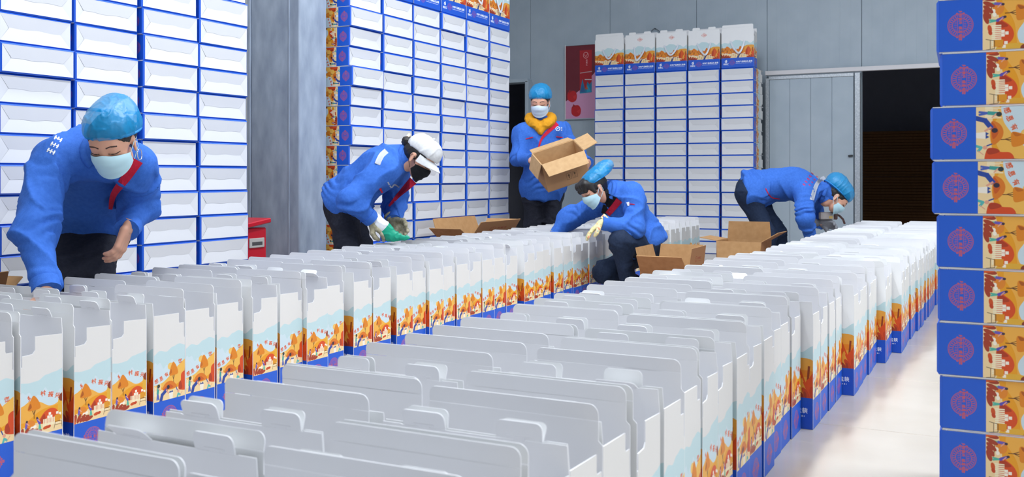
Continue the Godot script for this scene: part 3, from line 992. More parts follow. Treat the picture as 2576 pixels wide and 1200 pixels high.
func build_stacks() -> void:
	var step := BD + 0.0006
	# stack along the left, next to the red bin: columns run away from the bin towards the viewer
	for c in 5:
		for r in 15:
			var l := "white-bottomed blue gift box, %s column from the red bin, %s layer up" % [ordinal(c + 1), ordinal(r + 1)]
			var o := lying(l, "gift boxes stacked by the red bin", Vector3(-4.155 + jit(0.008), 0.10 + step * (r + 0.5), -4.309 + 0.392 * (c + 0.5) + jit(0.004)), PI / 2 + jit(0.012), rng.randf() < 0.4)
			o.position.x += [0.0, 0.006, -0.006][(c * 7 + r * 3) % 3]
	skid("low wooden skid under the stack by the red bin", Vector3(-4.39, 0, -3.33), Vector3(0.44, 0.1, 1.96))
	# the tall stack past the steel column, a row of standing boxes on top
	for c in 6:
		for r in 15:
			var l := "white-bottomed blue gift box, %s column from the steel column, %s layer up" % [ordinal(c + 1), ordinal(r + 1)]
			var o := lying(l, "gift boxes stacked past the steel column", Vector3(-4.19 + jit(0.008), 0.123 + step * (r + 0.5), -5.317 - 0.394 * (c + 0.5) + jit(0.005)), PI / 2 + jit(0.012), (c * 5 + r * 3) % 4 == 0)
			if c == 0:
				o.position.x += [0.0, 0.012, -0.006][r % 3]
		var s := thing("standing_gift_box", "upright gift box on top of the tall stack, %s from the steel column" % ordinal(c + 1), "box", Vector3(-4.26, 0.125 + step * 15, -5.317 - 0.394 * (c + 0.5)), PI / 2 + jit(0.01), "upright boxes crowning the tall stack")
		gift_box(s, true, c)
	skid("low wooden skid under the tall stack past the column", Vector3(-4.42, 0, -6.5), Vector3(0.44, 0.123, 2.36))
	# the stack against the back wall
	for c in 5:
		for r in 15:
			lying("white-bottomed blue gift box at the back wall, %s column from the poster, %s layer up" % [ordinal(c + 1), ordinal(r + 1)], "gift boxes stacked against the back wall", Vector3(-4.534 + 0.392 * (c + 0.5) + jit(0.003), 0.002 + step * (r + 0.5), -10.43 + jit(0.006)), jit(0.006), (c + r * 3) % 4 == 0)
		var turned: bool = c == 0 or c == 4
		var s := thing("standing_gift_box", "upright gift box with handle on the back wall stack, %s from the poster" % ordinal(c + 1), "box", Vector3(-4.534 + 0.392 * (c + 0.5), 0.004 + step * 15, -10.51), 0.0 if turned else PI, "upright boxes crowning the back wall stack")
		gift_box(s, true, [0, 1, 2, 0, 1][c])
	# the stack at the aisle, printed narrow sides towards the viewer
	var left := [-0.170, -0.172, -0.174, -0.170, -0.176, -0.184, -0.186, -0.172, -0.182, -0.158, -0.17]
	for r in 10:
		var l := "gift box with printed side out in the aisle-end stack, %s layer up" % ordinal(r + 1)
		var o := lying(l, "gift boxes stacked at the aisle end", Vector3(left[r], 0.087 + step * (r + 0.5), -2.654 - BW / 2), -PI / 2 + [0.02, 0.03, 0.01, -0.01, 0.015, 0.0, -0.02, 0.03, 0.045, 0.02][r], r == 5 or r == 6)
		o.rotation.z += [0.0, 0.004, -0.004, 0.006][r % 4]
	skid("low wooden skid under the aisle-end stack", Vector3(0.05, 0, -2.84), Vector3(0.44, 0.087, 0.36))

func jit(a: float) -> float:
	return rng.randf_range(-a, a)

func skid(label: String, at: Vector3, size: Vector3) -> void:
	var t := thing("wooden_skid", label, "pallet", at)
	var wood := plain(Color("a98a63"), 0.85)
	var n := maxi(2, int(size.z / 0.45))
	for k in 3:
		part(t, "runner", box_mesh(Vector3(0.05, size.y - 0.02, size.z), 0.003), wood, Vector3(lerpf(-size.x / 2 + 0.03, size.x / 2 - 0.03, k / 2.0), (size.y - 0.02) / 2, 0))
	for k in n * 2:
		part(t, "deck_board", box_mesh(Vector3(size.x, 0.018, size.z / (n * 2) - 0.02), 0.003), wood, Vector3(0, size.y - 0.0105, -size.z / 2 + size.z * (k + 0.5) / (n * 2)))

func row_box(label: String, group: String, at: Vector3, turn: float) -> void:
	var t := thing("open_gift_box", label, "box", at, turn, group)
	gift_box(t, false)

func build_rows() -> void:
	# row beside the tall stacks: near edges of the file that faces the aisle
	var z := [-1.525, -1.67, -1.821, -2.0, -2.147, -2.312, -2.457, -2.619, -2.789, -2.963, -3.105, -3.25, -3.453, -3.601, -3.794, -3.938, -4.081, -4.225, -4.375, -4.529, -4.673, -4.817, -4.96, -5.173, -5.318, -5.476, -5.65, -5.84, -5.985, -6.128, -6.272]
	var side := "BBAAABBBABABBABBBBBABBAAABBBAAB"
	while z[-1] > -8.85:
		z.append(z[-1] - rng.randf_range(0.144, 0.158))
	var x_at := func(q: float) -> float: return -2.655 - 0.112 * clampf((-q - 1.8) / 4.4, 0.0, 1.0)
	var n := z.size()
	for i in n:
		var s := side[i] if i < side.length() else ("A" if rng.randf() < 0.4 else "B")
		var x: float = x_at.call(z[i]) - BW / 2 + [0.0, -0.006, 0.005, -0.01][(i * 5) % 4]
		if i in [3, 5, 8, 10, 13, 16, 24]:
			x += 0.012
		if i == 23:
			x += 0.03
		row_box("open gift box, %s from the back wall end, aisle-side file beside the squatting worker" % ordinal(n - i), "open boxes in the row beside the tall stacks", Vector3(x, 0.001, z[i] - BD / 2), (0.0 if s == "A" else PI) + jit(0.012))
	var zz := -1.5
	var all := []
	while zz > -8.85:
		all.append(zz)
		zz -= rng.randf_range(0.1455, 0.157)
	for i in all.size():
		var x: float = x_at.call(all[i]) - BW * 1.5 - 0.018 + jit(0.008)
		row_box("open gift box, %s from the back wall end, stack-side file behind the squatting worker" % ordinal(all.size() - i), "open boxes in the row beside the tall stacks", Vector3(x, 0.001, all[i] - BD / 2), (0.0 if rng.randf() < 0.5 else PI) + jit(0.014))
	# row along the open aisle, two files
	for file in 2:
		zz = -0.80 - 0.03 * file
		all = []
		while zz > -8.9:
			all.append(zz)
			zz -= rng.randf_range(0.1455, 0.154)
		for i in all.size():
			var q: float = -all[i]
			var xr := -0.652
			for st in [[3.36, 0.034], [3.9, 0.048], [4.6, 0.036], [4.96, 0.048], [5.7, 0.016], [6.3, 0.014]]:
				if q > st[0] - 0.06:
					xr += st[1]
			if q > 2.75 and q < 3.3:
				xr -= 0.008
			var x: float = xr - BW / 2 + jit(0.006) if file == 0 else xr - BW * 1.5 - 0.027 + jit(0.007)
			row_box("open gift box, %s from the dark doorway end, %s file of the aisle row" % [ordinal(all.size() - i), ["aisle-side", "inner"][file]], "open boxes in the row along the aisle", Vector3(x, 0.001, all[i] - BD / 2), (0.0 if rng.randf() < 0.5 else PI) + jit(0.014))

# ---------------------------------------------------------------- cartons, bin, poster

func carton(label: String, size: Vector3, xf: Transform3D, flaps: Array, marks := false, group := "") -> Node3D:
	var kraft: Material = M.carton if marks else M.carton_brown
	var lining: Material = M.carton_in if marks else M.carton_brown_in
	# size = across x, height, across z; flaps: how far the flaps at -x, +x, -z, +z open from upright, in degrees (positive outwards)
	var t := thing("cardboard_carton", label, "carton", Vector3.ZERO, 0.0, group)
	t.transform = xf
	var k := 0.005
	part(t, "base", box_mesh(Vector3(size.x, k, size.z), 0.001), lining, Vector3(0, k / 2, 0))
	var walls := [[Vector3(-1, 0, 0), size.z, size.x], [Vector3(1, 0, 0), size.z, size.x], [Vector3(0, 0, -1), size.x, size.z], [Vector3(0, 0, 1), size.x, size.z]]
	for i in 4:
		var n: Vector3 = walls[i][0]
		var wide: float = walls[i][1] - (2 * k if i < 2 else 0.0)
		var off: float = walls[i][2] / 2
		var turn := atan2(n.x, n.z)
		var front: Material = M.carton_marks if marks and i == 3 else kraft
		var rect := PackedVector2Array([Vector2(-wide / 2, 0), Vector2(wide / 2, 0), Vector2(wide / 2, size.y), Vector2(-wide / 2, size.y)])
		var w := part(t, "wall_panel", board(rect, k, front, lining, Vector2(-wide / 2, 0), Vector2(wide, size.y)), null, n * off, Vector3(0, turn, 0))
		if i >= 2 or not flaps[i] is String:
			var fh := minf(size.x, size.z) / 2 - 0.004
			var cut := 0.012
			var fo := PackedVector2Array([Vector2(-wide / 2, 0), Vector2(wide / 2, 0), Vector2(wide / 2 - cut, fh), Vector2(-wide / 2 + cut, fh)])
			var fm: Material = M.carton_logo if not marks and i == 1 else kraft
			part(w, "flap", board(fo, k, fm, lining, Vector2(-wide / 2, 0), Vector2(wide, fh)), null, Vector3(0, size.y, 0), Vector3(deg_to_rad(flaps[i]), 0, 0))
	return t

func build_things() -> void:
	# cartons
	var right := Vector3(0.9005, 0, -0.4349)
	var fwd := Vector3(-0.4349, 0, -0.9005)
	var up := (Vector3.UP * 0.86 - fwd * 0.42 - right * 0.2).normalized()
	var ex := (right * 0.9 + fwd * 0.22 + Vector3.UP * 0.24)
	ex = (ex - up * ex.dot(up)).normalized()
	var held := Transform3D(Basis(ex, up, ex.cross(up)), Vector3(-3.345, 0.862, -7.07))
	carton("brown carton with open flaps held by the standing worker", Vector3(0.37, 0.255, 0.27), held, [155, 80, 100, 122], true)
	carton("open brown carton with upright flap beside the squatting worker's knee", Vector3(0.33, 0.25, 0.40), Transform3D(Basis(Vector3.UP, 0.04), Vector3(-2.07, 0.003, -6.10)), [14, 8, 14, 46])
	carton("open brown carton standing at the foot of the back wall stack", Vector3(0.36, 0.375, 0.30), Transform3D(Basis(Vector3.UP, -0.03), Vector3(-1.9, 0.003, -7.36)), [82, 60, -4, 176])
	carton("brown carton between the tall stack and the row of open boxes", Vector3(0.30, 0.42, 0.66), Transform3D(Basis(), Vector3(-3.80, 0.003, -6.40)), [20, 35, 40, 60])
	carton("brown carton under the bending worker's outstretched arm", Vector3(0.30, 0.40, 0.26), Transform3D(Basis(Vector3.UP, 0.1), Vector3(-3.68, 0.003, -2.22)), [30, 22, 50, 75])
	# flattened cartons piled in the storeroom
	for k in 17:
		var t := thing("flattened_carton", "flattened brown carton in the dark storeroom pile, %s from the floor" % ordinal(k + 1), "carton", Vector3(-1.35 + jit(0.07), 0.002 + 0.097 * k, -17.2 + jit(0.05)), jit(0.03), "flattened cartons piled in the storeroom")
		for q in 2:
			part(t, "sheet", box_mesh(Vector3(2.1, 0.044, 0.9), 0.004), M.carton_brown, Vector3(jit(0.02), 0.024 + 0.048 * q, jit(0.02)))
	for k in 4:
		var t := thing("closed_carton", "closed dark carton behind the left doorway, %s from the floor" % ordinal(k + 1), "carton", Vector3(-6.2 + jit(0.03), 0.002 + 0.3 * k, -14.3 + jit(0.05)), jit(0.03), "closed cartons behind the left doorway")
		part(t, "body", box_mesh(Vector3(0.8, 0.296, 0.5), 0.006), M.carton_brown, Vector3(0, 0.149, 0))
		part(t, "tape", box_mesh(Vector3(0.06, 0.296, 0.502), 0.002), plain(Color("8a7450"), 0.3), Vector3(0, 0.149, 0))
	# red bin with a sloping lid
	var b := thing("red_bin", "red metal bin with grey handle plate beside the steel column", "bin", Vector3(-4.44, 0, -4.475))
	part(b, "body", box_mesh(Vector3(0.34, 0.56, 0.22), 0.006), M.red_paint, Vector3(0, 0.283, 0))
	part(b, "lid", box_mesh(Vector3(0.39, 0.03, 0.26), 0.006), M.red_paint, Vector3(0, 0.592, 0), Vector3(0.13, 0, 0))
	var hp := part(b, "handle_plate", box_mesh(Vector3(0.012, 0.06, 0.13), 0.004), plain(Color("b9b7b2"), 0.5), Vector3(0.173, 0.47, -0.02))
	part(hp, "grip_slot", box_mesh(Vector3(0.006, 0.022, 0.09), 0.002), plain(Color("4a4a4c"), 0.7), Vector3(0.0045, -0.004, 0))
	# poster on the back wall
	var p := thing("framed_poster", "red and pink framed poster of fruit and a gift package on the back wall", "poster", Vector3(-5.014, 2.115, -11.13))
	var w := 0.44
	var h := 0.95
	part(p, "sheet", board(PackedVector2Array([Vector2(-w / 2, -h / 2), Vector2(w / 2, -h / 2), Vector2(w / 2, h / 2), Vector2(-w / 2, h / 2)]), 0.012, M.poster, M.white, Vector2(-w / 2, -h / 2), Vector2(w, h)), null, Vector3(0, 0, 0.013))
	for s in [-1.0, 1.0]:
		part(p, "frame_side", box_mesh(Vector3(0.014, h + 0.028, 0.024), 0.003), M.white_trim, Vector3(s * (w / 2 + 0.007), 0, 0.012))
		part(p, "frame_rail", box_mesh(Vector3(w, 0.014, 0.024), 0.003), M.wall, Vector3(0, s * (h / 2 + 0.007), 0.012))
	# a loop of wire hooked on the wall over the stack
	var wire := thing("wire_loop", "thin dark wire hanging from a nail above the back wall stack", "wire", Vector3(-4.0, 2.74, -11.12))
	part(wire, "wire", tube([Vector3(-0.17, -0.12, 0.0), Vector3(-0.005, 0.0, 0.01), Vector3(0.005, 0.0, 0.01), Vector3(0.17, -0.12, 0.0)], 0.004, 6), plain(Color("4a525a"), 0.5))
	part(wire, "nail", tube([Vector3(0, -0.004, -0.018), Vector3(0, -0.002, 0.02)], 0.005, 6), plain(Color("4a525a"), 0.5))

# ---------------------------------------------------------------- people: smooth solids meshed as surface nets

class Field:
	var o: Vector3
	var nx: int
	var ny: int
	var nz: int
	var c: float
	var k: float
	var e := PackedFloat32Array()
	var d := PackedFloat32Array()
	func _init(lo: Vector3, hi: Vector3, cell: float, smooth: float) -> void:
		c = cell
		k = smooth
		o = lo
		nx = int((hi.x - lo.x) / c) + 2
		ny = int((hi.y - lo.y) / c) + 2
		nz = int((hi.z - lo.z) / c) + 2
		e.resize(nx * ny * nz)
	# a round cone from a to b; flat along axis n by the factor q; cut off where (p - cp).cn > 0
	func add(a: Vector3, b: Vector3, ra: float, rb: float, n := Vector3.ZERO, q := 1.0, cp := Vector3.ZERO, cn := Vector3.ZERO) -> void:
		var r := maxf(ra, rb) + 5.0 * k
		var lo := (a.min(b) - Vector3(r, r, r) - o) / c
		var hi := (a.max(b) + Vector3(r, r, r) - o) / c
		var x0 := maxi(0, int(lo.x))
		var y0 := maxi(0, int(lo.y))
		var z0 := maxi(0, int(lo.z))
		var x1 := mini(nx - 1, int(hi.x) + 1)
		var y1 := mini(ny - 1, int(hi.y) + 1)
		var z1 := mini(nz - 1, int(hi.z) + 1)
		var f := 1.0 / q - 1.0
		var ab := b - a
		var flat := n != Vector3.ZERO
		if flat:
			ab += n * (ab.dot(n) * f)
		var l2 := maxf(ab.length_squared(), 1e-9)
		var cut := cn != Vector3.ZERO
		var far := 5.0 * k
		var dr := rb - ra
		for z in range(z0, z1 + 1):
			for y in range(y0, y1 + 1):
				var p := o + Vector3(x0, y, z) * c
				var i := (z * ny + y) * nx + x0
				for x in range(x0, x1 + 1):
					var v := p - a
					if flat:
						v += n * (v.dot(n) * f)
					var t := clampf(v.dot(ab) / l2, 0.0, 1.0)
					var w := (v - ab * t).length() - ra - dr * t
					if cut:
						var pl := (p - cp).dot(cn)
						w = 0.5 * (w + pl + sqrt((w - pl) * (w - pl) + 0.00012))
					if w < far:
						e[i] += exp(-w / k)
					i += 1
					p.x += c
	# turn sums into distances, with folds: ridges of noise
	func finish(amp := 0.0, freq := 8.0, stretch := Vector3.ONE, seed_ := 1, folds := []) -> void:
		d.resize(e.size())
		d.fill(1.0)
		var noise := FastNoiseLite.new()
		noise.seed = seed_
		noise.frequency = freq
		noise.fractal_octaves = 1
		noise.domain_warp_enabled = true
		noise.domain_warp_amplitude = 0.05
		noise.domain_warp_frequency = 2.5
		noise.domain_warp_fractal_type = FastNoiseLite.DOMAIN_WARP_FRACTAL_NONE
		var i := 0
		for z in nz:
			for y in ny:
				for x in nx:
					var v := e[i]
					if v > 0.0:
						var w := -k * log(v)
						if amp > 0.0 and absf(w) < 3.0 * c + amp:
							var p := (o + Vector3(x, y, z) * c) * stretch
							var r := maxf(0.0, 1.0 - absf(noise.get_noise_3dv(p)) * 2.6)
							var r2 := maxf(0.0, 1.0 - absf(noise.get_noise_3dv(p * 2.3 + Vector3(7, 3, 5))) * 2.6)
							w -= amp * (r * r * 1.1 + r2 * r2 * 0.14 - 0.35)
							# creases where the cloth is bunched: [middle, direction across the creases, reach, depth]
							for q: Array in folds:
								var away: Vector3 = o + Vector3(x, y, z) * c - q[0]
								var near: float = away.length_squared() / (q[2] * q[2])
								if near < 1.0:
									var turn: float = away.dot(q[1]) * 105.0 + 8.0 * noise.get_noise_3dv(p * 1.7)
									w -= q[3] * (1.0 - near) * (1.0 - near) * (absf(sin(turn * 0.5)) * 2.0 - 1.0) * clampf(0.6 + 1.6 * noise.get_noise_3dv(p * 0.9 + Vector3(2, 9, 4)), 0.0, 1.5)
						d[i] = w
					i += 1
	func value(p: Vector3) -> float:
		var g := (p - o) / c
		var x := int(g.x)
		var y := int(g.y)
		var z := int(g.z)
		if g.x < 0 or g.y < 0 or g.z < 0 or x >= nx - 1 or y >= ny - 1 or z >= nz - 1:
			return 1.0
		var f := g - Vector3(x, y, z)
		var i := (z * ny + y) * nx + x
		var j := i + nx * ny
		var a := lerpf(lerpf(d[i], d[i + 1], f.x), lerpf(d[i + nx], d[i + nx + 1], f.x), f.y)
		var b := lerpf(lerpf(d[j], d[j + 1], f.x), lerpf(d[j + nx], d[j + nx + 1], f.x), f.y)
		return lerpf(a, b, f.z)
	# the first point of the surface that a line from p along dir meets
	func meet(p: Vector3, dir: Vector3) -> Vector3:
		var q := p
		for s in 400:
			if value(q) < 0.0:
				return q
			q += dir * 0.003
		return p + dir * 0.4
	func mesh_into(st: SurfaceTool) -> void:
		var id := PackedInt32Array()
		id.resize(e.size())
		id.fill(-1)
		var vs := PackedVector3Array()
		var ns := PackedVector3Array()
		var sx := 1
		var sy := nx
		var sz := nx * ny
		var cells := PackedInt32Array()
		var off := PackedInt32Array([0, sx, sy, sx + sy, sz, sx + sz, sy + sz, sx + sy + sz])
		var edges := PackedInt32Array([0, 1, 2, 3, 4, 5, 6, 7, 0, 2, 1, 3, 4, 6, 5, 7, 0, 4, 1, 5, 2, 6, 3, 7])
		for z in nz - 1:
			for y in ny - 1:
				var i := (z * ny + y) * nx
				for x in nx - 1:
					var v0 := d[i]
					if v0 > 0.9 and d[i + off[7]] > 0.9 and d[i + 1] > 0.9:
						i += 1
						continue
					var m := 0
					for q in 8:
						if d[i + off[q]] < 0.0:
							m |= 1 << q
					if m != 0 and m != 255:
						var s := Vector3.ZERO
						var n := 0
						for q in range(0, 24, 2):
							var a := edges[q]
							var b := edges[q + 1]
							if ((m >> a) & 1) != ((m >> b) & 1):
								var da := d[i + off[a]]
								var db := d[i + off[b]]
								var t := da / (da - db)
								var pa := Vector3(a & 1, (a >> 1) & 1, (a >> 2) & 1)
								var pb := Vector3(b & 1, (b >> 1) & 1, (b >> 2) & 1)
								s += pa.lerp(pb, t)
								n += 1
						id[i] = vs.size()
						var p := o + (Vector3(x, y, z) + s / n) * c
						vs.append(p)
						var h := c * 0.8
						ns.append(Vector3(value(p + Vector3(h, 0, 0)) - value(p - Vector3(h, 0, 0)), value(p + Vector3(0, h, 0)) - value(p - Vector3(0, h, 0)), value(p + Vector3(0, 0, h)) - value(p - Vector3(0, 0, h))).normalized())
						cells.append(i)
					i += 1
		var st_axes := [[sx, sy, sz], [sy, sz, sx], [sz, sx, sy]]
		for i in cells:
			for ax: Array in st_axes:
				var j: int = i + ax[0]
				if (d[i] < 0.0) == (d[j] < 0.0):
					continue
				var u: int = ax[1]
				var v: int = ax[2]
				var q := [id[i], id[i - u], id[i - u - v], id[i - v]]
				if q[1] < 0 or q[2] < 0 or q[3] < 0:
					continue
				var order := [0, 2, 1, 0, 3, 2] if d[i] < 0.0 else [0, 1, 2, 0, 2, 3]
				for r: int in order:
					st.set_normal(ns[q[r]])
					st.add_vertex(vs[q[r]])
	func mesh() -> ArrayMesh:
		var st := SurfaceTool.new()
		st.begin(Mesh.PRIMITIVE_TRIANGLES)
		mesh_into(st)
		st.index()
		return st.commit()

func bounds(pts: Array, grow: float) -> Array:
	var lo: Vector3 = pts[0]
	var hi: Vector3 = pts[0]
	for p: Vector3 in pts:
		lo = lo.min(p)
		hi = hi.max(p)
	return [lo - Vector3.ONE * grow, hi + Vector3.ONE * grow]

func head_frame(at: Vector3, face: Vector3, up: Vector3) -> Transform3D:
	var z := face.normalized()
	var x := up.cross(z).normalized()
	return Transform3D(Basis(x, z.cross(x), z), at)

# a head in its own axes: face towards +z, crown towards +y
func head_into(st: SurfaceTool, xf: Transform3D) -> Field:
	var f := Field.new(Vector3(-0.11, -0.17, -0.13), Vector3(0.11, 0.13, 0.14), 0.0048, 0.007)
	f.add(Vector3(0, 0.028, -0.025), Vector3(0, 0.026, 0.02), 0.076, 0.074)
	f.add(Vector3(0, 0.0, 0.03), Vector3(0, -0.08, 0.052), 0.058, 0.03)
	f.add(Vector3(0.034, -0.03, 0.05), Vector3(0.02, -0.07, 0.045), 0.03, 0.026)
	f.add(Vector3(-0.034, -0.03, 0.05), Vector3(-0.02, -0.07, 0.045), 0.03, 0.026)
	f.add(Vector3(-0.036, 0.02, 0.074), Vector3(0.036, 0.02, 0.074), 0.014, 0.014)
	f.add(Vector3(0, 0.006, 0.088), Vector3(0, -0.034, 0.103), 0.008, 0.012)
	f.add(Vector3(-0.012, -0.036, 0.094), Vector3(0.012, -0.036, 0.094), 0.009, 0.009)
	f.add(Vector3(-0.016, -0.062, 0.084), Vector3(0.016, -0.062, 0.084), 0.009, 0.009)
	for s in [-1.0, 1.0]:
		f.add(Vector3(s * 0.076, 0.004, -0.012), Vector3(s * 0.08, -0.034, -0.004), 0.016, 0.011, Vector3(s, 0, -0.4).normalized(), 0.5)
		f.add(Vector3(s * 0.032, -0.002, 0.074), Vector3(s * 0.034, -0.002, 0.074), 0.013, 0.013)
	f.add(Vector3(0, -0.04, -0.02), Vector3(0, -0.085, -0.034), 0.05, 0.046)
	f.finish()
	var own := SurfaceTool.new()
	own.begin(Mesh.PRIMITIVE_TRIANGLES)
	f.mesh_into(own)
	st.append_from(own.commit(), 0, xf)
	return f

# a hand in its own axes: wrist at the origin, fingers along +x, palm towards -y, thumb on the side s of z
func hand_field(curl: float, spread: float, s: float, grow := 0.0) -> Field:
	var f := Field.new(Vector3(-0.05, -0.13, -0.11), Vector3(0.22, 0.06, 0.11), 0.004, 0.0035)
	var roots := [0.03, 0.01, -0.011, -0.031]
	var lens := [0.072, 0.08, 0.075, 0.058]
	for i in 4:
		var zz: float = roots[i] * s
		var a := Vector3(0.082 - absf(i - 1.2) * 0.004, 0.0, zz)
		f.add(Vector3(0.0, 0.0, zz * 0.75), a, 0.017 + grow, 0.0125 + grow, Vector3.UP, 0.9)
		var w := 0.0
		var p := a
		var yaw := (1.5 - i) * spread * s
		for j in 3:
			w += curl * [0.7, 1.0, 0.7][j] * (1.0 + 0.08 * i)
			var l: float = lens[i] * [0.45, 0.31, 0.24][j]
			var q := p + Vector3(cos(w) * cos(yaw), -sin(w), cos(w) * sin(yaw)) * l
			f.add(p, q, 0.0098 - 0.0008 * j + grow, 0.0092 - 0.0009 * j + grow)
			p = q
	var t0 := Vector3(0.022, -0.006, 0.026 * s)
	var t1 := Vector3(0.055, -0.022 - 0.01 * curl, 0.056 * s)
	var t2 := Vector3(0.082, -0.032 - 0.02 * curl, 0.058 * s)
	var t3 := Vector3(0.104, -0.036 - 0.03 * curl, 0.05 * s)
	f.add(t0, t1, 0.017 + grow, 0.012 + grow)
	f.add(t1, t2, 0.0115 + grow, 0.0105 + grow)
	f.add(t2, t3, 0.0105 + grow, 0.0085 + grow)
	f.add(Vector3(-0.045, 0, 0), Vector3(0.01, 0, 0), 0.025 + grow, 0.027 + grow, Vector3.UP, 0.72)
	f.finish()
	return f

func hand_frame(wrist: Vector3, to: Vector3, palm: Vector3) -> Transform3D:
	var x := to.normalized()
	var y := (-palm + x * palm.dot(x)).normalized()
	return Transform3D(Basis(x, y, x.cross(y)), wrist)

# a strip of cloth lying on a garment: the points are dropped along dir onto the surface
func strip(f: Field, pts: Array, w0: float, w1: float, dir: Vector3, lift := 0.006, across := Vector3.ZERO) -> ArrayMesh:
	var st := SurfaceTool.new()
	st.begin(Mesh.PRIMITIVE_TRIANGLES)
	var fine := []
	var n := pts.size()
	for i in n - 1:
		var a: Vector3 = pts[maxi(i - 1, 0)]
		var b: Vector3 = pts[i]
		var c: Vector3 = pts[i + 1]
		var e: Vector3 = pts[mini(i + 2, n - 1)]
		for k in 6:
			fine.append(b.cubic_interpolate(c, a, e, k / 6.0))
	fine.append(pts[n - 1])
	var rows := []
	for i in fine.size():
		var t: Vector3 = (fine[mini(i + 1, fine.size() - 1)] - fine[maxi(i - 1, 0)]).normalized()
		var side := t.cross(dir).normalized() if across == Vector3.ZERO else across.normalized()
		var w := lerpf(w0, w1, float(i) / (fine.size() - 1))
		var row := []
		for k in 5:
			row.append(f.meet(fine[i] + side * w * (k / 4.0 - 0.5), dir) - dir * lift)
		# keep the strip from diving into a fold behind it
		for k in 5:
			if i > 0 and (row[k] - rows[i - 1][k]).dot(dir) > 0.03:
				row[k] -= dir * ((row[k] - rows[i - 1][k]).dot(dir) - 0.03)
		rows.append(row)
	# even out the drop along and across the strip
	for pass_ in 3:
		var was := rows.duplicate(true)
		for i in rows.size():
			for k in 5:
				var sum := 0.0
				var n2 := 0
				for di in [-1, 0, 1]:
					for dk in [-1, 0, 1]:
						if i + di >= 0 and i + di < rows.size() and k + dk >= 0 and k + dk < 5:
							sum += (was[i + di][k + dk] - fine[0]).dot(dir)
							n2 += 1
				rows[i][k] = was[i][k] + dir * (minf(sum / n2 - (was[i][k] - fine[0]).dot(dir), 0.001))
	var back := dir * (lift + 0.003)
	for i in rows.size() - 1:
		var a: Array = rows[i]
		var b: Array = rows[i + 1]
		for k in 4:
			quad(st, a[k], b[k], b[k + 1], a[k + 1], -dir)
		quad(st, a[0], b[0], b[0] + back, a[0] + back, a[0] - a[4])
		quad(st, a[4], b[4], b[4] + back, a[4] + back, a[4] - a[0])
	quad(st, rows[0][0], rows[0][4], rows[0][4] + back, rows[0][0] + back, rows[0][0] - rows[1][0])
	var m := rows.size() - 1
	quad(st, rows[m][0], rows[m][4], rows[m][4] + back, rows[m][0] + back, rows[m][0] - rows[m - 1][0])
	st.generate_normals()
	return st.commit()

# a pleated face mask in head axes
func mask_mesh() -> ArrayMesh:
	var st := SurfaceTool.new()
	st.begin(Mesh.PRIMITIVE_TRIANGLES)
	st.set_smooth_group(0)
	var grid := []
	for j in 11:
		var v := j / 10.0
		var row := []
		for i in 21:
			var u := i / 10.0 - 1.0
			var a := u * 1.32
			var top := -0.008 - 0.02 * u * u + 0.006 * exp(-u * u * 18.0)
			var low := -0.118 + 0.05 * u * u
			var y := lerpf(top, low, v)
			var zc: float = lerpf(0.112, 0.125, minf(1.0, v * 4.0)) if v < 0.25 else lerpf(0.125, 0.09, (v - 0.25) / 0.75)
			var pleat := 0.0026 * sin(v * 20.0) * cos(a)
			row.append(Vector3(0.079 * sin(a), y, (zc + pleat) * cos(a) + 0.012 * (1.0 - cos(a))))
		grid.append(row)
	for side in 2:
		for j in 10:
			for i in 20:
				var a: Vector3 = grid[j][i]
				var b: Vector3 = grid[j][i + 1]
				var c: Vector3 = grid[j + 1][i + 1]
				var d: Vector3 = grid[j + 1][i]
				var o := Vector3(0, -0.05, 0)
				if side == 1:
					a = o + (a - o) * 0.985
					b = o + (b - o) * 0.985
					c = o + (c - o) * 0.985
					d = o + (d - o) * 0.985
				var n := (a - o) if side == 0 else (o - a)
				st.set_smooth_group(side)
				if (c - a).cross(b - a).dot(n) > 0:
					for p in [a, b, c, a, c, d]:
						st.add_vertex(p)
				else:
					for p in [a, c, b, a, d, c]:
						st.add_vertex(p)
	st.generate_normals()
	return st.commit()

# gathered cap of thin film, in head axes: brim through the points b0 (front) and b1 (back)
func net_mesh(size: Vector3, mid: Vector3, tilt: float, seed_: int, puff: float) -> ArrayMesh:
	var f := Field.new(Vector3(-0.19, -0.16, -0.23), Vector3(0.19, 0.24, 0.19), 0.0058, 0.012)
	var cn := Vector3(0, -cos(tilt), sin(tilt))
	var cp := Vector3(0, 0.045, 0.06)
	f.add(mid + Vector3(0, 0, -size.z), mid + Vector3(0, 0, size.z), size.x, size.x * 0.94, Vector3.UP, size.y / size.x, cp, cn)
	f.add(mid + Vector3(0, 0.03, -size.z - puff), mid + Vector3(0, 0.02, 0), size.x * 0.8, size.x * 0.8, Vector3.UP, minf(0.9, size.y / size.x), cp, cn)
	f.finish(0.0045, 16.0, Vector3(1, 0.25, 1), seed_)
	return f.mesh()

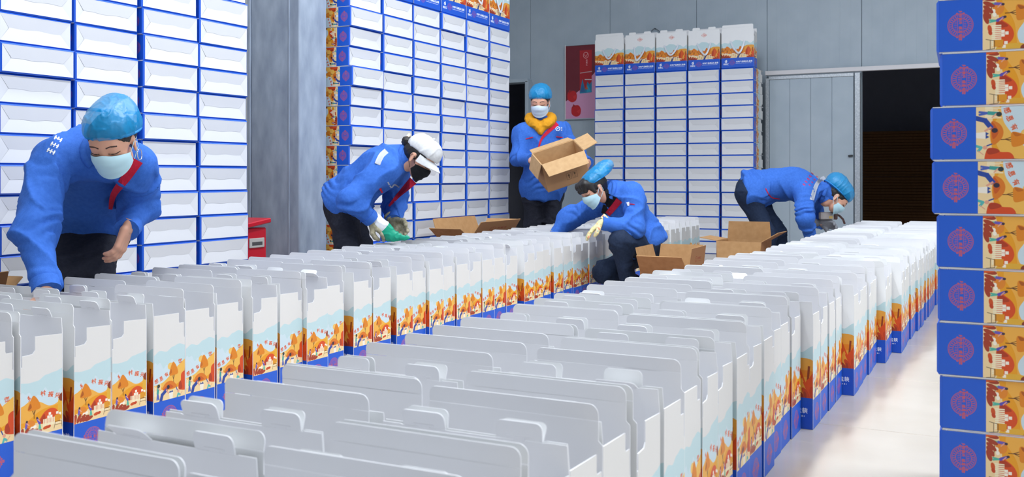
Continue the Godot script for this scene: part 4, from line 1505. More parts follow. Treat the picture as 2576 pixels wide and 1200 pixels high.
func person(label: String, who: int, j: Dictionary, face: Vector3, crown: Vector3, chest_front: Vector3, opt: Dictionary) -> Array:
	var root := thing("person", label, "person", Vector3(j.pelvis.x, 0, j.pelvis.z))
	var off: Vector3 = -root.position
	var P := {}
	for q: String in j:
		P[q] = j[q] + off
	# body under the clothes
	var pts: Array = P.values()
	var bb := bounds(pts, 0.16)
	var f := Field.new(bb[0], bb[1], 0.016, 0.02)
	var fr := chest_front.normalized()
	f.add(P.pelvis, P.chest, 0.085, 0.095, fr, 0.8)
	f.add(P.chest, P.neck, 0.09, 0.05, fr, 0.8)
	f.add(P.shr, P.shl, 0.036, 0.036)
	for s in ["r", "l"]:
		f.add(P["sh" + s], P["el" + s], 0.038, 0.034)
		f.add(P["el" + s], P["wr" + s], 0.034, 0.026)
		f.add(P["hip" + s], P["kn" + s], 0.075, 0.052)
		f.add(P["kn" + s], P["an" + s], 0.05, 0.036)
	var hf := head_frame(P.head, face, crown)
	f.add(P.neck, hf * Vector3(0, -0.06, -0.026), 0.05, 0.046)
	f.finish()
	var st := SurfaceTool.new()
	st.begin(Mesh.PRIMITIVE_TRIANGLES)
	var own := SurfaceTool.new()
	own.begin(Mesh.PRIMITIVE_TRIANGLES)
	f.mesh_into(own)
	st.append_from(own.commit(), 0, Transform3D())
	var skull := head_into(st, hf)
	for h: Dictionary in opt.get("hands", []):
		var hx := hand_frame(P["wr" + h.side], h.to, h.palm)
		var hand := hand_field(h.curl, h.get("spread", 0.06), h.thumb)
		own = SurfaceTool.new()
		own.begin(Mesh.PRIMITIVE_TRIANGLES)
		hand.mesh_into(own)
		st.append_from(own.commit(), 0, hx)
		if h.has("glove"):
			var g := part(root, "glove", hand_field(h.curl, h.get("spread", 0.06), h.thumb, 0.0028).mesh(), h.glove)
			g.transform = hx
			part(root, "glove_cuff", tube([hx * Vector3(-0.055, 0, 0), hx * Vector3(-0.02, 0, 0)], 0.035, 14, false, 0.031), h.glove)
	part(root, "body", st.commit(), M.skin)
	# trousers
	bb = bounds([P.pelvis, P.hipr, P.hipl, P.knr, P.knl, P.anr, P.anl], 0.2)
	f = Field.new(bb[0], bb[1], 0.013, 0.022)
	f.add(P.pelvis.lerp(P.chest, 0.15), P.hipr, 0.105, 0.1)
	f.add(P.pelvis.lerp(P.chest, 0.15), P.hipl, 0.105, 0.1)
	f.add(P.pelvis.lerp(P.chest, 0.4), P.pelvis, 0.1, 0.118, fr, 0.8)
	for s in ["r", "l"]:
		f.add(P["hip" + s], P["kn" + s], 0.095, 0.072)
		f.add(P["kn" + s], P["an" + s], 0.07, 0.056, Vector3.ZERO, 1.0, P["an" + s] + Vector3(0, -0.015, 0), Vector3.DOWN)
	var tucks := []
	for s in ["r", "l"]:
		tucks.append([P["kn" + s], (P["an" + s] - P["hip" + s]).normalized(), 0.16, 0.012])
		tucks.append([P["hip" + s], (P["kn" + s] - P["hip" + s]).normalized(), 0.15, 0.01])
	f.finish(0.01, 3.6, Vector3(1, 1.5, 1), who + 20, tucks)
	part(root, "trousers", f.mesh(), opt.get("trousers", M.trousers))
	# jacket
	bb = bounds([P.pelvis, P.chest, P.neck, P.shr, P.shl, P.elr, P.ell, P.wrr, P.wrl], 0.22)
	f = Field.new(bb[0], bb[1], 0.0088, 0.02)
	var spine: Vector3 = (P.pelvis - P.chest).normalized()
	var hem: Vector3 = P.pelvis + spine * opt.get("hem", 0.05)
	var bulk: float = opt.get("bulk", 1.0)
	var low: Vector3 = P.pelvis + spine * 0.1
	f.add(P.chest, low, 0.152 * bulk, 0.168 * bulk, fr, opt.get("thick", 0.8), hem, spine)
	f.add(P.hipr.lerp(P.chest, 0.12), P.hipl.lerp(P.chest, 0.12), 0.142, 0.142, fr, 0.95, hem, spine)
	f.add(P.chest.lerp(P.neck, 0.35), P.chest, 0.132 * bulk, 0.15 * bulk, fr, opt.get("thick", 0.78))
	f.add(P.chest.lerp(P.neck, 0.2), P.neck, 0.12, 0.068, fr, 0.85)
	f.add(P.shr.lerp(P.shl, 0.12), P.shr.lerp(P.shl, 0.88), 0.082, 0.082)
	f.add(P.neck, P.neck.lerp(P.head, opt.get("neckline", 0.32)), 0.07, 0.068)
	for s in ["r", "l"]:
		f.add(P["sh" + s].lerp(P.chest, 0.06), P["el" + s], 0.084, 0.068)
		var cuff: Vector3 = P["el" + s].lerp(P["wr" + s], 0.97)
		f.add(P["el" + s], P["wr" + s], 0.068, 0.05, Vector3.ZERO, 1.0, cuff, (P["wr" + s] - P["el" + s]).normalized())
	var folds := []
	for s in ["r", "l"]:
		var along: Vector3 = (P["wr" + s] - P["sh" + s]).normalized()
		folds.append([P["el" + s], along, 0.17, 0.012])
		folds.append([P["sh" + s].lerp(P["el" + s], 0.25) + fr * 0.05, (P["el" + s] - P.chest).normalized(), 0.16, 0.012])
		folds.append([P["wr" + s].lerp(P["el" + s], 0.25), along, 0.1, 0.005])
	folds.append([P.pelvis.lerp(P.chest, 0.2) + fr * 0.08, (spine + cross_of(fr, spine) * 0.5).normalized(), 0.24, 0.014])
	folds.append([P.pelvis.lerp(P.chest, 0.25) - fr * 0.06, (spine - cross_of(fr, spine) * 0.4).normalized(), 0.24, 0.012])
	f.finish(0.016, 3.1, Vector3(1.0, 0.85, 1.0), who + 3, folds)
	part(root, "jacket", f.mesh(), M.jacket)
	for s in ["r", "l"]:
		var dirn: Vector3 = (P["wr" + s] - P["el" + s]).normalized()
		part(root, "cuff", tube([P["wr" + s] - dirn * 0.045, P["wr" + s] - dirn * 0.002], 0.054, 16, false, 0.051), M.jacket)
	# stand-up collar
	var cdir: Vector3 = (P.head - P.neck).normalized()
	var cx := cdir.cross(fr).normalized()
	var cz := cx.cross(cdir).normalized()
	var ring := []
	for k in 19:
		var w := lerpf(0.5, TAU - 0.5, k / 18.0)
		ring.append(P.neck + cdir * (0.035 + 0.012 * cos(w)) + cz * (cos(w) * 0.075 + 0.008) + cx * sin(w) * 0.078)
	part(root, "collar", tube(ring, 0.019, 8), opt.get("collar", M.jacket))
	if opt.has("shirt"):
		var base: Vector3 = hf * Vector3(0, -0.075, -0.03)
		part(root, "undershirt_collar", tube([P.neck.lerp(base, -0.25), P.neck, P.neck.lerp(base, 0.5), P.neck.lerp(base, opt.get("shirt_top", 0.85))], 0.066, 18, false, 0.058), opt.shirt)
	# shoes
	for s in ["r", "l"]:
		var an: Vector3 = P["an" + s]
		var toe: Vector3 = opt.get("toe", fr)
		toe = Vector3(toe.x, 0, toe.z).normalized()
		var sb := bounds([an, Vector3(an.x, 0.03, an.z) + toe * 0.16, an - toe * 0.08], 0.07)
		var sf := Field.new(sb[0], sb[1], 0.009, 0.01)
		var g := Vector3(an.x, 0.042, an.z)
		sf.add(g - toe * 0.05, g + toe * 0.13, 0.042, 0.038, Vector3.UP, 0.8)
		sf.add(an, g - toe * 0.02, 0.045, 0.045)
		sf.finish()
		part(root, "shoe", sf.mesh(), M.shoe)
	# face and headwear
	for s in [-1.0, 1.0]:
		var brow := []
		var lid := []
		for k in 6:
			var x: float = s * (0.014 + 0.0075 * k)
			brow.append(hf * (skull.meet(Vector3(x, 0.0225 + 0.005 * sin(k * 0.55), 0.13), Vector3(0, 0, -1)) + Vector3(0, 0, 0.0008)))
			lid.append(hf * (skull.meet(Vector3(x + s * 0.003, -0.002 - 0.0035 * sin(k * PI / 5.0), 0.13), Vector3(0, 0, -1)) + Vector3(0, 0, 0.0005)))
		part(root, "eyebrow", tube(brow, 0.0028, 6), M.brow)
		part(root, "eyelid", tube(lid, 0.0024, 6), M.brow)
	var mk := part(root, "face_mask", mask_mesh(), opt.mask)
	mk.transform = hf
	for s in [-1.0, 1.0]:
		part(mk, "ear_loop", tube([Vector3(s * 0.074, -0.032, 0.03), Vector3(s * 0.084, 0.002, 0.0), Vector3(s * 0.086, 0.006, -0.018), Vector3(s * 0.086, -0.03, -0.018), Vector3(s * 0.078, -0.066, 0.024)], 0.0017, 5), opt.mask)
	var hair := Field.new(Vector3(-0.13, -0.16, -0.17), Vector3(0.13, 0.15, 0.14), 0.0065, 0.008)
	var hn := Vector3(0, -0.62, 0.78).normalized()
	hair.add(Vector3(0, 0.03, -0.03), Vector3(0, 0.034, 0.018), 0.083, 0.08, Vector3.ZERO, 1.0, Vector3(0, 0.05, 0.08), hn)
	hair.add(Vector3(0, 0.0, -0.045), Vector3(0, -0.055, -0.05), 0.07, 0.045, Vector3.ZERO, 1.0, Vector3(0, -0.02, 0.0), Vector3(0, 0, 1))
	if opt.get("fringe", false):
		hair.add(Vector3(-0.05, 0.07, 0.07), Vector3(0.05, 0.07, 0.07), 0.03, 0.03)
		hair.add(Vector3(-0.05, 0.03, 0.083), Vector3(0.045, 0.03, 0.088), 0.017, 0.017)
		for s in [-1.0, 1.0]:
			hair.add(Vector3(s * 0.06, 0.05, 0.045), Vector3(s * 0.072, -0.01, 0.04), 0.02, 0.01)
	hair.finish(0.004, 30.0, Vector3(1, 0.3, 1), who)
	var hm := part(root, "hair", hair.mesh(), M.hair)
	hm.transform = hf
	if opt.has("net"):
		var q: Array = opt.net
		var nm := part(root, "hair_net", net_mesh(q[0], q[1], q[2], who + 40, q[3]), M.net)
		nm.transform = hf
		var rim := []
		var tl: float = q[2]
		for k in 40:
			var w := TAU * k / 40.0
			var zz: float = q[1].z - 0.012 + cos(w) * (q[0].x * 0.9 + q[0].z)
			rim.append(Vector3(sin(w) * q[0].x * 0.93, 0.045 + (zz - 0.06) * tan(tl) + 0.002, zz) + Vector3(0, 0.003, 0))
		part(nm, "elastic_band", tube(rim, 0.0055, 6, true), M.elastic)
	return [root, f, hf, off]

func cross_of(a: Vector3, b: Vector3) -> Vector3:
	return a.cross(b).normalized()

func trim(who: Array, called: String, pts: Array, w0: float, w1: float, dir: Vector3, m: Material, lift := 0.006) -> void:
	var local := []
	for p: Vector3 in pts:
		local.append(p + who[3])
	part(who[0], called, strip(who[1], local, w0, w1, dir.normalized(), lift), m)

func letters(who: Array, called: String, pts: Array, n: int, size: float, dir: Vector3, m: Material) -> void:
	# a line of small printed marks: each letter two short bars
	var a: Vector3 = pts[0]
	var b: Vector3 = pts[pts.size() - 1]
	var run := (b - a).normalized()
	var side := run.cross(dir).normalized()
	for k in n:
		var c := a.lerp(b, float(k) / maxi(n - 1, 1))
		for q in [-0.38, 0.0, 0.38]:
			trim(who, called, [c - run * size * 0.3 + side * size * q, c + run * size * 0.3 + side * size * q], size * 0.16, size * 0.16, dir, m, 0.003)
		trim(who, called, [c - side * size * 0.5, c + side * size * 0.5], size * 0.16, size * 0.16, dir, m, 0.003)

func build_people() -> void:
	var right := Vector3(0.9005, 0, -0.4349)
	var near := Vector3(0.4349, 0, 0.9005)
	var up := Vector3.UP
	var camo := plain(Color.WHITE, 0.85)
	camo.albedo_texture = noise_tex(0.02, Color("6d6a4e"), Color("d8cdb4"), 256, FastNoiseLite.TYPE_CELLULAR)
	camo.uv1_triplanar = true
	camo.uv1_scale = Vector3(6, 6, 6)
	var floral := plain(Color.WHITE, 0.85)
	floral.albedo_texture = floral_print()
	floral.uv1_triplanar = true
	floral.uv1_scale = Vector3(11, 11, 11)
	var grey_glove := cloth(Color("8e9096"), 0.3)
	# bending over the row, next to the red bin stack
	var A := person("person in blue jacket and blue hair net bending before the stack by the red bin", 1, {
		"pelvis": Vector3(-3.800, 0.687, -2.928), "chest": Vector3(-3.55, 0.948, -2.745), "neck": Vector3(-3.365, 0.985, -2.672), "head": Vector3(-3.201, 1.026, -2.583), "shr": Vector3(-3.525, 0.960, -2.551), "elr": Vector3(-3.378, 0.681, -2.373), "wrr": Vector3(-3.20, 0.465, -2.30), "shl": Vector3(-3.254, 0.937, -2.757), "ell": Vector3(-3.422, 0.757, -2.899), "wrl": Vector3(-3.304, 0.664, -2.732), "hipr": Vector3(-3.86, 0.631, -2.913), "knr": Vector3(-3.63, 0.455, -2.67), "hipl": Vector3(-3.754, 0.640, -2.985), "knl": Vector3(-3.55, 0.455, -2.77), "anr": Vector3(-3.72, 0.09, -2.74), "anl": Vector3(-3.62, 0.09, -2.86)},
		near * 0.84 - up * 0.5 + right * 0.04, up * 0.8 + near * 0.5, near * 0.7 - up * 0.6 + right * 0.3,
		{"mask": M.mask_blue, "shirt": M.black, "neckline": 0.1, "net": [Vector3(0.105, 0.098, 0.02), Vector3(0, 0.055, -0.02), 0.2, 0.045], "trousers": M.trousers, "bulk": 1.02, "toe": near + right * 0.6,
		"hands": [{"side": "l", "to": -up * 0.95 - right * 0.25 + near * 0.2, "palm": -right, "curl": 0.42, "thumb": -1.0}, {"side": "r", "to": -up * 0.9 + near * 0.2, "palm": -right, "curl": 0.3, "thumb": 1.0}]})
	trim(A, "placket", [Vector3(-2.901, 0.958, -2.454), Vector3(-2.944, 0.886, -2.434), Vector3(-2.989, 0.818, -2.412), Vector3(-3.003, 0.752, -2.405)], 0.046, 0.014, Vector3(-0.773, -0.009, -0.634), M.red)
	trim(A, "undershirt", [Vector3(-3.018, 0.946, -2.398), Vector3(-3.007, 0.912, -2.403), Vector3(-2.993, 0.877, -2.410)], 0.075, 0.012, Vector3(-0.781, 0.006, -0.625), M.black)
	letters(A, "back_lettering", [Vector3(-3.322, 1.035, -2.438), Vector3(-3.348, 0.985, -2.425)], 3, 0.03, Vector3(-0.815, 0.036, -0.579), M.white)
	for s in [-1.0, 1.0]:
		var hoop := []
		for k in 16:
			hoop.append(Vector3(s * 0.09, -0.062 + 0.022 * cos(TAU * k / 16.0), -0.004 + 0.022 * sin(TAU * k / 16.0)))
		var e := part(A[0], "earring", tube(hoop, 0.0018, 5, true), plain(Color("e4e6ea"), 0.2, 0.9))
		e.transform = A[2]
	# bending worker in a white cap
	var B := person("person in a blue jacket, white cap and black mask bending beside the steel column", 2, {
		"pelvis": Vector3(-3.779, 0.748, -4.730), "chest": Vector3(-3.536, 0.935, -4.785), "neck": Vector3(-3.382, 1.008, -4.809), "head": Vector3(-3.268, 1.000, -4.814), "shr": Vector3(-3.412, 0.934, -4.646), "elr": Vector3(-3.52, 0.750, -4.48), "wrr": Vector3(-3.461, 0.627, -4.609), "shl": Vector3(-3.52, 0.924, -4.965), "ell": Vector3(-3.60, 0.729, -5.03), "wrl": Vector3(-3.50, 0.606, -4.880), "hipr": Vector3(-3.729, 0.700, -4.667), "knr": Vector3(-3.63, 0.43, -4.6), "hipl": Vector3(-3.835, 0.699, -4.839), "knl": Vector3(-3.68, 0.43, -4.78), "anr": Vector3(-3.66, 0.09, -4.62), "anl": Vector3(-3.76, 0.09, -4.80)},
		right * 0.72 - up * 0.66 + near * 0.2, right * 0.55 + up * 0.8, -up * 0.8 + right * 0.55,
		{"mask": M.black, "neckline": 0.6, "shirt": M.jacket, "shirt_top": 0.6, "trousers": M.trousers, "thick": 0.86, "toe": right,
		"hands": [{"side": "r", "to": right * 0.75 - up * 0.6, "palm": -right * 0.5 - up * 0.4 - near * 0.6, "curl": 0.45, "thumb": 1.0, "glove": camo}, {"side": "l", "to": right * 0.55 - up * 0.6 + near * 0.3, "palm": near, "curl": 0.4, "thumb": 1.0, "glove": camo}]})
	trim(B, "reflective_strip", [Vector3(-3.262, 0.955, -4.394), Vector3(-3.250, 0.985, -4.399), Vector3(-3.236, 1.012, -4.407), Vector3(-3.212, 1.036, -4.421)], 0.034, 0.034, Vector3(-0.599, 0.025, -0.801), M.grey)
	trim(B, "placket", [Vector3(-3.073, 0.870, -4.486), Vector3(-3.118, 0.820, -4.464), Vector3(-3.159, 0.774, -4.444), Vector3(-3.210, 0.710, -4.420)], 0.055, 0.012, Vector3(-0.576, -0.018, -0.817), M.red)
	trim(B, "piping", [Vector3(-3.177, 0.857, -4.374), Vector3(-3.158, 0.825, -4.382), Vector3(-3.140, 0.841, -4.391), Vector3(-3.114, 0.825, -4.404)], 0.008, 0.008, Vector3(-0.583, -0.010, -0.813), M.grey)
	trim(B, "pocket_tab", [Vector3(-3.215, 0.821, -4.355), Vector3(-3.203, 0.793, -4.361)], 0.014, 0.01, Vector3(-0.593, -0.015, -0.805), M.red)
	white_cap(B)
	# the green and white packet in the gloved hands
	var pk := thing("packet", "white packet with a torn green end held in camouflage gloves", "packet", Vector3(-3.395, 0.585, -4.63))
	pk.basis = Basis(right * 0.72 - up * 0.69, right * 0.69 + up * 0.72, near)
	var bag := Field.new(Vector3(-0.14, -0.09, -0.07), Vector3(0.2, 0.09, 0.07), 0.006, 0.012)
	bag.add(Vector3(-0.08, 0, 0), Vector3(0.0, 0, 0), 0.035, 0.042, Vector3(0, 0, 1), 0.6)
	bag.finish(0.006, 16.0)
	part(pk, "white_wrapper", bag.mesh(), M.white)
	bag = Field.new(Vector3(-0.1, -0.1, -0.07), Vector3(0.24, 0.1, 0.07), 0.006, 0.01)
	bag.add(Vector3(0.02, 0, 0), Vector3(0.07, -0.005, 0), 0.042, 0.038, Vector3(0, 0, 1), 0.55)
	bag.add(Vector3(0.08, 0.0, 0), Vector3(0.15, 0.05, 0), 0.026, 0.016, Vector3(0, 0, 1), 0.4)
	bag.finish(0.008, 16.0)
	part(pk, "green_wrapper", bag.mesh(), plain(Color("12a583"), 0.4))
	# standing worker with the carton
	var C := person("standing person in a blue jacket with yellow hood holding a brown carton", 3, {
		"pelvis": Vector3(-3.80, 0.794, -7.56), "chest": Vector3(-3.80, 1.187, -7.55), "neck": Vector3(-3.79, 1.371, -7.525), "head": Vector3(-3.765, 1.544, -7.46), "shr": Vector3(-3.94, 1.285, -7.43), "elr": Vector3(-3.925, 1.048, -7.34), "wrr": Vector3(-3.70, 1.03, -7.17), "shl": Vector3(-3.625, 1.300, -7.635), "ell": Vector3(-3.49, 1.096, -7.62), "wrl": Vector3(-3.27, 1.0, -7.40), "hipr": Vector3(-3.870, 0.741, -7.525), "knr": Vector3(-3.855, 0.43, -7.49), "hipl": Vector3(-3.72, 0.741, -7.60), "knl": Vector3(-3.69, 0.43, -7.575), "anr": Vector3(-3.86, 0.09, -7.51), "anl": Vector3(-3.68, 0.09, -7.60)},
		near * 0.95 - up * 0.28 - right * 0.14, up, near * 1.0 + right * 0.02,
		{"mask": M.mask_white, "net": [Vector3(0.103, 0.09, 0.02), Vector3(0, 0.06, -0.02), 0.12, 0.03], "trousers": M.trousers, "hem": 0.12, "neckline": 0.02, "collar": M.yellow, "bulk": 1.04,
		"hands": [{"side": "r", "to": right * 0.6 - up * 0.35 + near * 0.3, "palm": right * 0.5 - near * 0.1 - up * 0.6, "curl": 0.25, "thumb": -1.0}, {"side": "l", "to": -right * 0.2 + near * 0.5 - up * 0.3, "palm": -right, "curl": 0.3, "thumb": 1.0}]})
	var hood := Field.new(Vector3(-0.22, -0.18, -0.2), Vector3(0.22, 0.14, 0.2), 0.009, 0.014)
	for k in 13:
		var w0 := lerpf(-2.75, 2.75, k / 13.0)
		var w1 := lerpf(-2.75, 2.75, (k + 1) / 13.0)
		var ring := func(w: float) -> Vector3: return Vector3(sin(w) * 0.094, 0.035 + 0.02 * cos(w) - 0.05 * maxf(0, -cos(w)), -cos(w) * 0.08)
		hood.add(ring.call(w0), ring.call(w1), 0.036, 0.036)
	hood.add(Vector3(-0.045, -0.01, 0.085), Vector3(0.0, -0.09, 0.1), 0.034, 0.02)
	hood.add(Vector3(0.045, -0.01, 0.085), Vector3(0.0, -0.09, 0.1), 0.034, 0.02)
	hood.finish(0.008, 9.0)
	var hd := part(C[0], "hood", hood.mesh(), M.yellow)
	hd.transform = Transform3D(Basis(right, up, near), Vector3(-3.79, 1.372, -7.52) + C[3])
	trim(C, "placket", [Vector3(-3.422, 1.339, -7.116), Vector3(-3.501, 1.262, -7.078), Vector3(-3.549, 1.202, -7.055), Vector3(-3.573, 1.128, -7.043)], 0.038, 0.012, Vector3(-0.444, 0.043, -0.895), M.red, 0.006)
	trim(C, "pocket_trim", [Vector3(-3.669, 1.202, -6.996), Vector3(-3.612, 1.218, -7.024)], 0.008, 0.008, Vector3(-0.461, 0.040, -0.887), M.red)
	trim(C, "pocket_trim", [Vector3(-3.437, 1.222, -7.108), Vector3(-3.386, 1.215, -7.133)], 0.01, 0.006, Vector3(-0.432, 0.041, -0.901), M.red)
	var lc := Vector3(-3.425, 1.289, -7.114)
	var circle := []
	for k in 13:
		circle.append(lc + (right * cos(TAU * k / 12.0) + up * sin(TAU * k / 12.0)) * 0.018)
	trim(C, "chest_logo", circle, 0.005, 0.005, Vector3(-0.433, 0.05, -0.9), M.white)
	trim(C, "chest_logo", [lc - right * 0.01 - up * 0.004, lc + right * 0.008 + up * 0.008], 0.006, 0.004, Vector3(-0.433, 0.05, -0.9), M.white)
	letters(C, "chest_logo", [lc + right * 0.034 + up * 0.012, lc + right * 0.034 - up * 0.014], 3, 0.012, Vector3(-0.433, 0.05, -0.9), M.white)
	# squatting worker
	var D := person("squatting person in a blue jacket and floral gloves reaching into the open boxes", 4, {
		"pelvis": Vector3(-2.413, 0.432, -6.484), "chest": Vector3(-2.52, 0.652, -6.40), "neck": Vector3(-2.595, 0.768, -6.32), "head": Vector3(-2.695, 0.797, -6.20), "shr": Vector3(-2.74, 0.706, -6.47), "elr": Vector3(-2.985, 0.575, -6.40), "wrr": Vector3(-3.06, 0.43, -6.30), "shl": Vector3(-2.428, 0.757, -6.285), "ell": Vector3(-2.367, 0.522, -6.170), "wrl": Vector3(-2.557, 0.567, -6.004), "hipr": Vector3(-2.46, 0.33, -6.543), "knr": Vector3(-2.62, 0.20, -6.21), "hipl": Vector3(-2.36, 0.376, -6.382), "knl": Vector3(-2.437, 0.435, -6.062), "anr": Vector3(-2.44, 0.09, -6.50), "anl": Vector3(-2.41, 0.09, -6.167)},
		-right * 0.72 + near * 0.42 - up * 0.5, up * 0.9 - right * 0.35, -right * 0.7 + near * 0.6 - up * 0.3,
		{"mask": M.mask_blue, "shirt": M.black, "shirt_top": 1.0, "neckline": 0.1, "net": [Vector3(0.104, 0.066, 0.028), Vector3(0, 0.056, -0.045), 0.02, 0.085], "trousers": M.jeans, "fringe": true, "hem": 0.06, "toe": -right + near,
		"hands": [{"side": "l", "to": -right * 0.75 - up * 0.62 + near * 0.2, "palm": -up * 0.75 + near * 0.1 + right * 0.5, "curl": 0.22, "spread": 0.1, "thumb": -1.0, "glove": floral}, {"side": "r", "to": -up, "palm": right, "curl": 0.3, "thumb": 1.0, "glove": floral}]})
	trim(D, "undershirt", [Vector3(-2.414, 0.764, -5.861), Vector3(-2.443, 0.697, -5.847), Vector3(-2.472, 0.630, -5.833)], 0.09, 0.03, Vector3(-0.385, -0.030, -0.922), M.black)
	trim(D, "placket", [Vector3(-2.369, 0.730, -5.883), Vector3(-2.402, 0.684, -5.867), Vector3(-2.446, 0.628, -5.846)], 0.05, 0.04, Vector3(-0.379, -0.033, -0.925), M.red, 0.008)
	trim(D, "sleeve_tag", [Vector3(-2.279, 0.719, -5.802), Vector3(-2.274, 0.693, -5.805)], 0.022, 0.012, Vector3(-0.365, -0.030, -0.931), M.white)
	trim(D, "sleeve_trim", [Vector3(-2.270, 0.706, -5.807), Vector3(-2.237, 0.703, -5.823)], 0.006, 0.006, Vector3(-0.361, -0.030, -0.932), M.red)
	# bending worker at the far end of the aisle row
	var E := person("person in a blue jacket and hair net bending low before the sliding door", 5, {
		"pelvis": Vector3(-1.985, 0.799, -7.905), "chest": Vector3(-1.650, 0.827, -8.017), "neck": Vector3(-1.44, 0.773, -8.082), "head": Vector3(-1.315, 0.707, -8.120), "shr": Vector3(-1.525, 0.736, -7.869), "elr": Vector3(-1.50, 0.55, -7.76), "wrr": Vector3(-1.475, 0.40, -7.84), "shl": Vector3(-1.547, 0.698, -8.243), "ell": Vector3(-1.526, 0.523, -8.36), "wrl": Vector3(-1.44, 0.49, -8.154), "hipr": Vector3(-1.984, 0.740, -7.820), "knr": Vector3(-1.83, 0.40, -7.84), "hipl": Vector3(-1.989, 0.737, -8.004), "knl": Vector3(-1.79, 0.40, -8.035), "anr": Vector3(-1.79, 0.09, -7.86), "anl": Vector3(-1.74, 0.09, -8.06)},
		right * 0.62 - up * 0.75 + near * 0.18, right * 0.7 + up * 0.7, -up * 0.9 + right * 0.25,
		{"mask": M.mask_blue, "net": [Vector3(0.112, 0.1, 0.03), Vector3(0, 0.066, -0.03), 0.1, 0.03], "trousers": M.jeans, "thick": 0.86, "hem": 0.06, "neckline": 0.8, "shirt": M.jacket, "shirt_top": 0.95, "toe": right,
		"hands": [{"side": "l", "to": right * 0.8 + near * 0.3 - up * 0.1, "palm": near * 0.3 - up * 0.2 + right * 0.1, "curl": 0.5, "thumb": -1.0, "glove": grey_glove}, {"side": "r", "to": -up, "palm": right, "curl": 0.3, "thumb": 1.0, "glove": grey_glove}]})
	trim(E, "reflective_strip", [Vector3(-1.309, 0.884, -7.577), Vector3(-1.354, 0.850, -7.555), Vector3(-1.382, 0.790, -7.542), Vector3(-1.405, 0.699, -7.531)], 0.03, 0.034, Vector3(-0.178, -0.011, -0.984), M.grey)
	trim(E, "piping", [Vector3(-1.735, 0.800, -7.374), Vector3(-1.712, 0.752, -7.386), Vector3(-1.683, 0.722, -7.400), Vector3(-1.630, 0.712, -7.429)], 0.008, 0.008, Vector3(-0.221, -0.030, -0.975), M.red)
	letters(E, "back_lettering", [Vector3(-1.399, 0.912, -7.533), Vector3(-1.461, 0.821, -7.504)], 5, 0.022, Vector3(-0.187, -0.003, -0.982), M.red)
	letters(E, "back_lettering", [Vector3(-1.365, 0.887, -7.550), Vector3(-1.421, 0.818, -7.523)], 4, 0.016, Vector3(-0.182, -0.005, -0.983), M.red)
	# what this worker holds
	var pc := thing("packet", "small silver and brown packet held over the aisle row boxes", "packet", Vector3(-1.375, 0.555, -8.13))
	pc.basis = Basis(right, up, near)
	part(pc, "sleeve", box_mesh(Vector3(0.12, 0.062, 0.05), 0.006), plain(Color("a59c98"), 0.35, 0.3), Vector3(-0.02, 0, 0))
	part(pc, "end_cap", box_mesh(Vector3(0.03, 0.06, 0.048), 0.008), plain(Color("5a3a34"), 0.4), Vector3(0.055, -0.002, 0))
	part(pc, "label_patch", box_mesh(Vector3(0.03, 0.02, 0.002), 0.0005), plain(Color("c9a75a"), 0.5), Vector3(0.01, -0.012, 0.0255))
	part(pc, "tail", ribbon([Vector3(0.06, 0.01, 0), Vector3(0.09, 0.0, 0.0), Vector3(0.12, -0.03, 0), Vector3(0.135, -0.07, 0)], 0.018), plain(Color("4a2c28"), 0.4))

func floral_print() -> ImageTexture:
	var c := Canvas.new(100, 100, 2.56, Color("e3d9a0"))
	var r := RandomNumberGenerator.new()
	r.seed = 5
	for k in 16:
		var x := r.randf_range(8, 92)
		var y := r.randf_range(8, 92)
		var col: Color = [Color("e0705e"), Color("e8a08a"), Color("6f9aa0"), Color("7f9a5a"), Color("f0ead0")][k % 5]
		for p in 5:
			var d := Vector2.from_angle(TAU * p / 5.0 + k) * 5.0
			c.ell(x + d.x, y + d.y, 4.2, 2.4, col, rad_to_deg(d.angle()))
		c.ell(x, y, 2.2, 2.2, Color("d9b04a"))
	return ImageTexture.create_from_image(c.im)

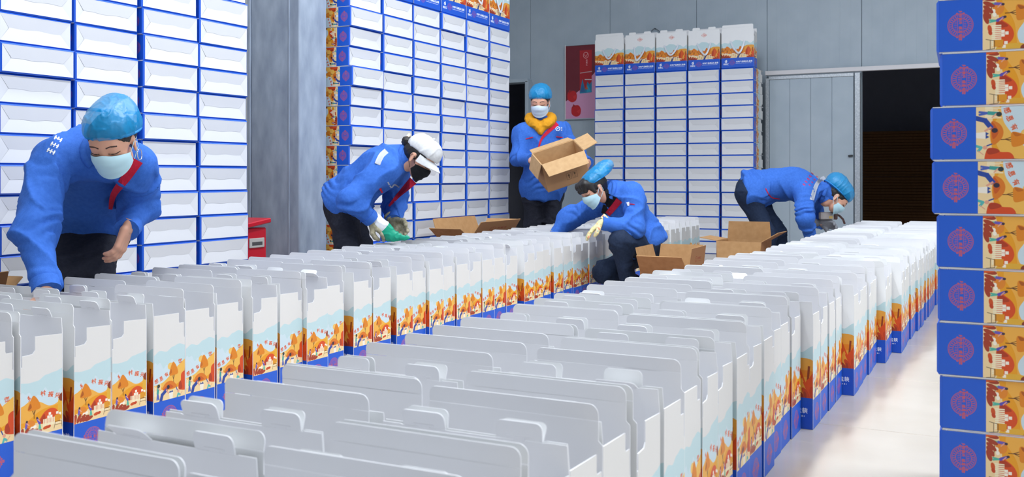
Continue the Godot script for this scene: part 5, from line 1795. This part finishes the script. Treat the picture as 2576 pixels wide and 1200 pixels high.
func white_cap(w: Array) -> void:
	# crown and long peak, in head axes
	var f := Field.new(Vector3(-0.14, -0.06, -0.15), Vector3(0.14, 0.17, 0.15), 0.0065, 0.01)
	var cn := Vector3(0, -0.93, 0.3).normalized()
	f.add(Vector3(0, 0.055, -0.03), Vector3(0, 0.06, 0.025), 0.093, 0.09, Vector3.UP, 1.0, Vector3(0, 0.042, 0.05), Vector3(0, -1, 0.12).normalized())
	f.finish(0.004, 9.0, Vector3(1, 0.6, 1), 77)
	var cap := part(w[0], "cap", f.mesh(), M.cap)
	cap.transform = w[2]
	var st := SurfaceTool.new()
	st.begin(Mesh.PRIMITIVE_TRIANGLES)
	for side in 2:
		for j in 6:
			for i in 16:
				var q := []
				for e in [[i, j], [i + 1, j], [i + 1, j + 1], [i, j + 1]]:
					var a := lerpf(-1.25, 1.25, e[0] / 16.0)
					var t: float = e[1] / 6.0
					var reach := 0.105 + 0.075 * t * cos(a * 0.95)
					q.append(Vector3(sin(a) * (0.088 + 0.012 * t), 0.042 - 0.02 * t * t - 0.028 * sin(a) * sin(a) * (0.4 + t) + (0.003 if side == 0 else 0.0), cos(a) * reach - 0.012))
				st.set_smooth_group(side)
				quad2(st, q[0], q[1], q[2], q[3], Vector3.UP if side == 0 else Vector3.DOWN)
	st.generate_normals()
	part(cap, "peak", st.commit(), M.cap)
	part(cap, "button", tube([Vector3(0, 0.148, -0.004), Vector3(0, 0.158, -0.004)], 0.009, 8), M.cap)
	part(cap, "bow", tube([Vector3(0.06, 0.1, 0.06), Vector3(0.075, 0.12, 0.05), Vector3(0.07, 0.095, 0.03), Vector3(0.085, 0.1, 0.0)], 0.009, 6), M.cap)
	var bun := Field.new(Vector3(-0.08, -0.07, -0.2), Vector3(0.08, 0.1, -0.04), 0.006, 0.006)
	bun.add(Vector3(-0.015, 0.03, -0.12), Vector3(0.015, 0.02, -0.12), 0.034, 0.034)
	bun.finish(0.006, 30.0)
	var bn := part(w[0], "hair_bun", bun.mesh(), M.hair)
	bn.transform = w[2]
	part(bn, "hair_clip", tube([Vector3(-0.035, 0.05, -0.13), Vector3(0.0, 0.065, -0.145), Vector3(0.035, 0.05, -0.13), Vector3(0.045, 0.02, -0.12)], 0.011, 6), plain(Color("e6d6c0"), 0.3))

func quad2(st: SurfaceTool, a: Vector3, b: Vector3, c: Vector3, d: Vector3, n: Vector3) -> void:
	if (c - a).cross(b - a).dot(n) > 0:
		for p in [a, b, c, a, c, d]:
			st.add_vertex(p)
	else:
		for p in [a, c, b, a, d, c]:
			st.add_vertex(p)
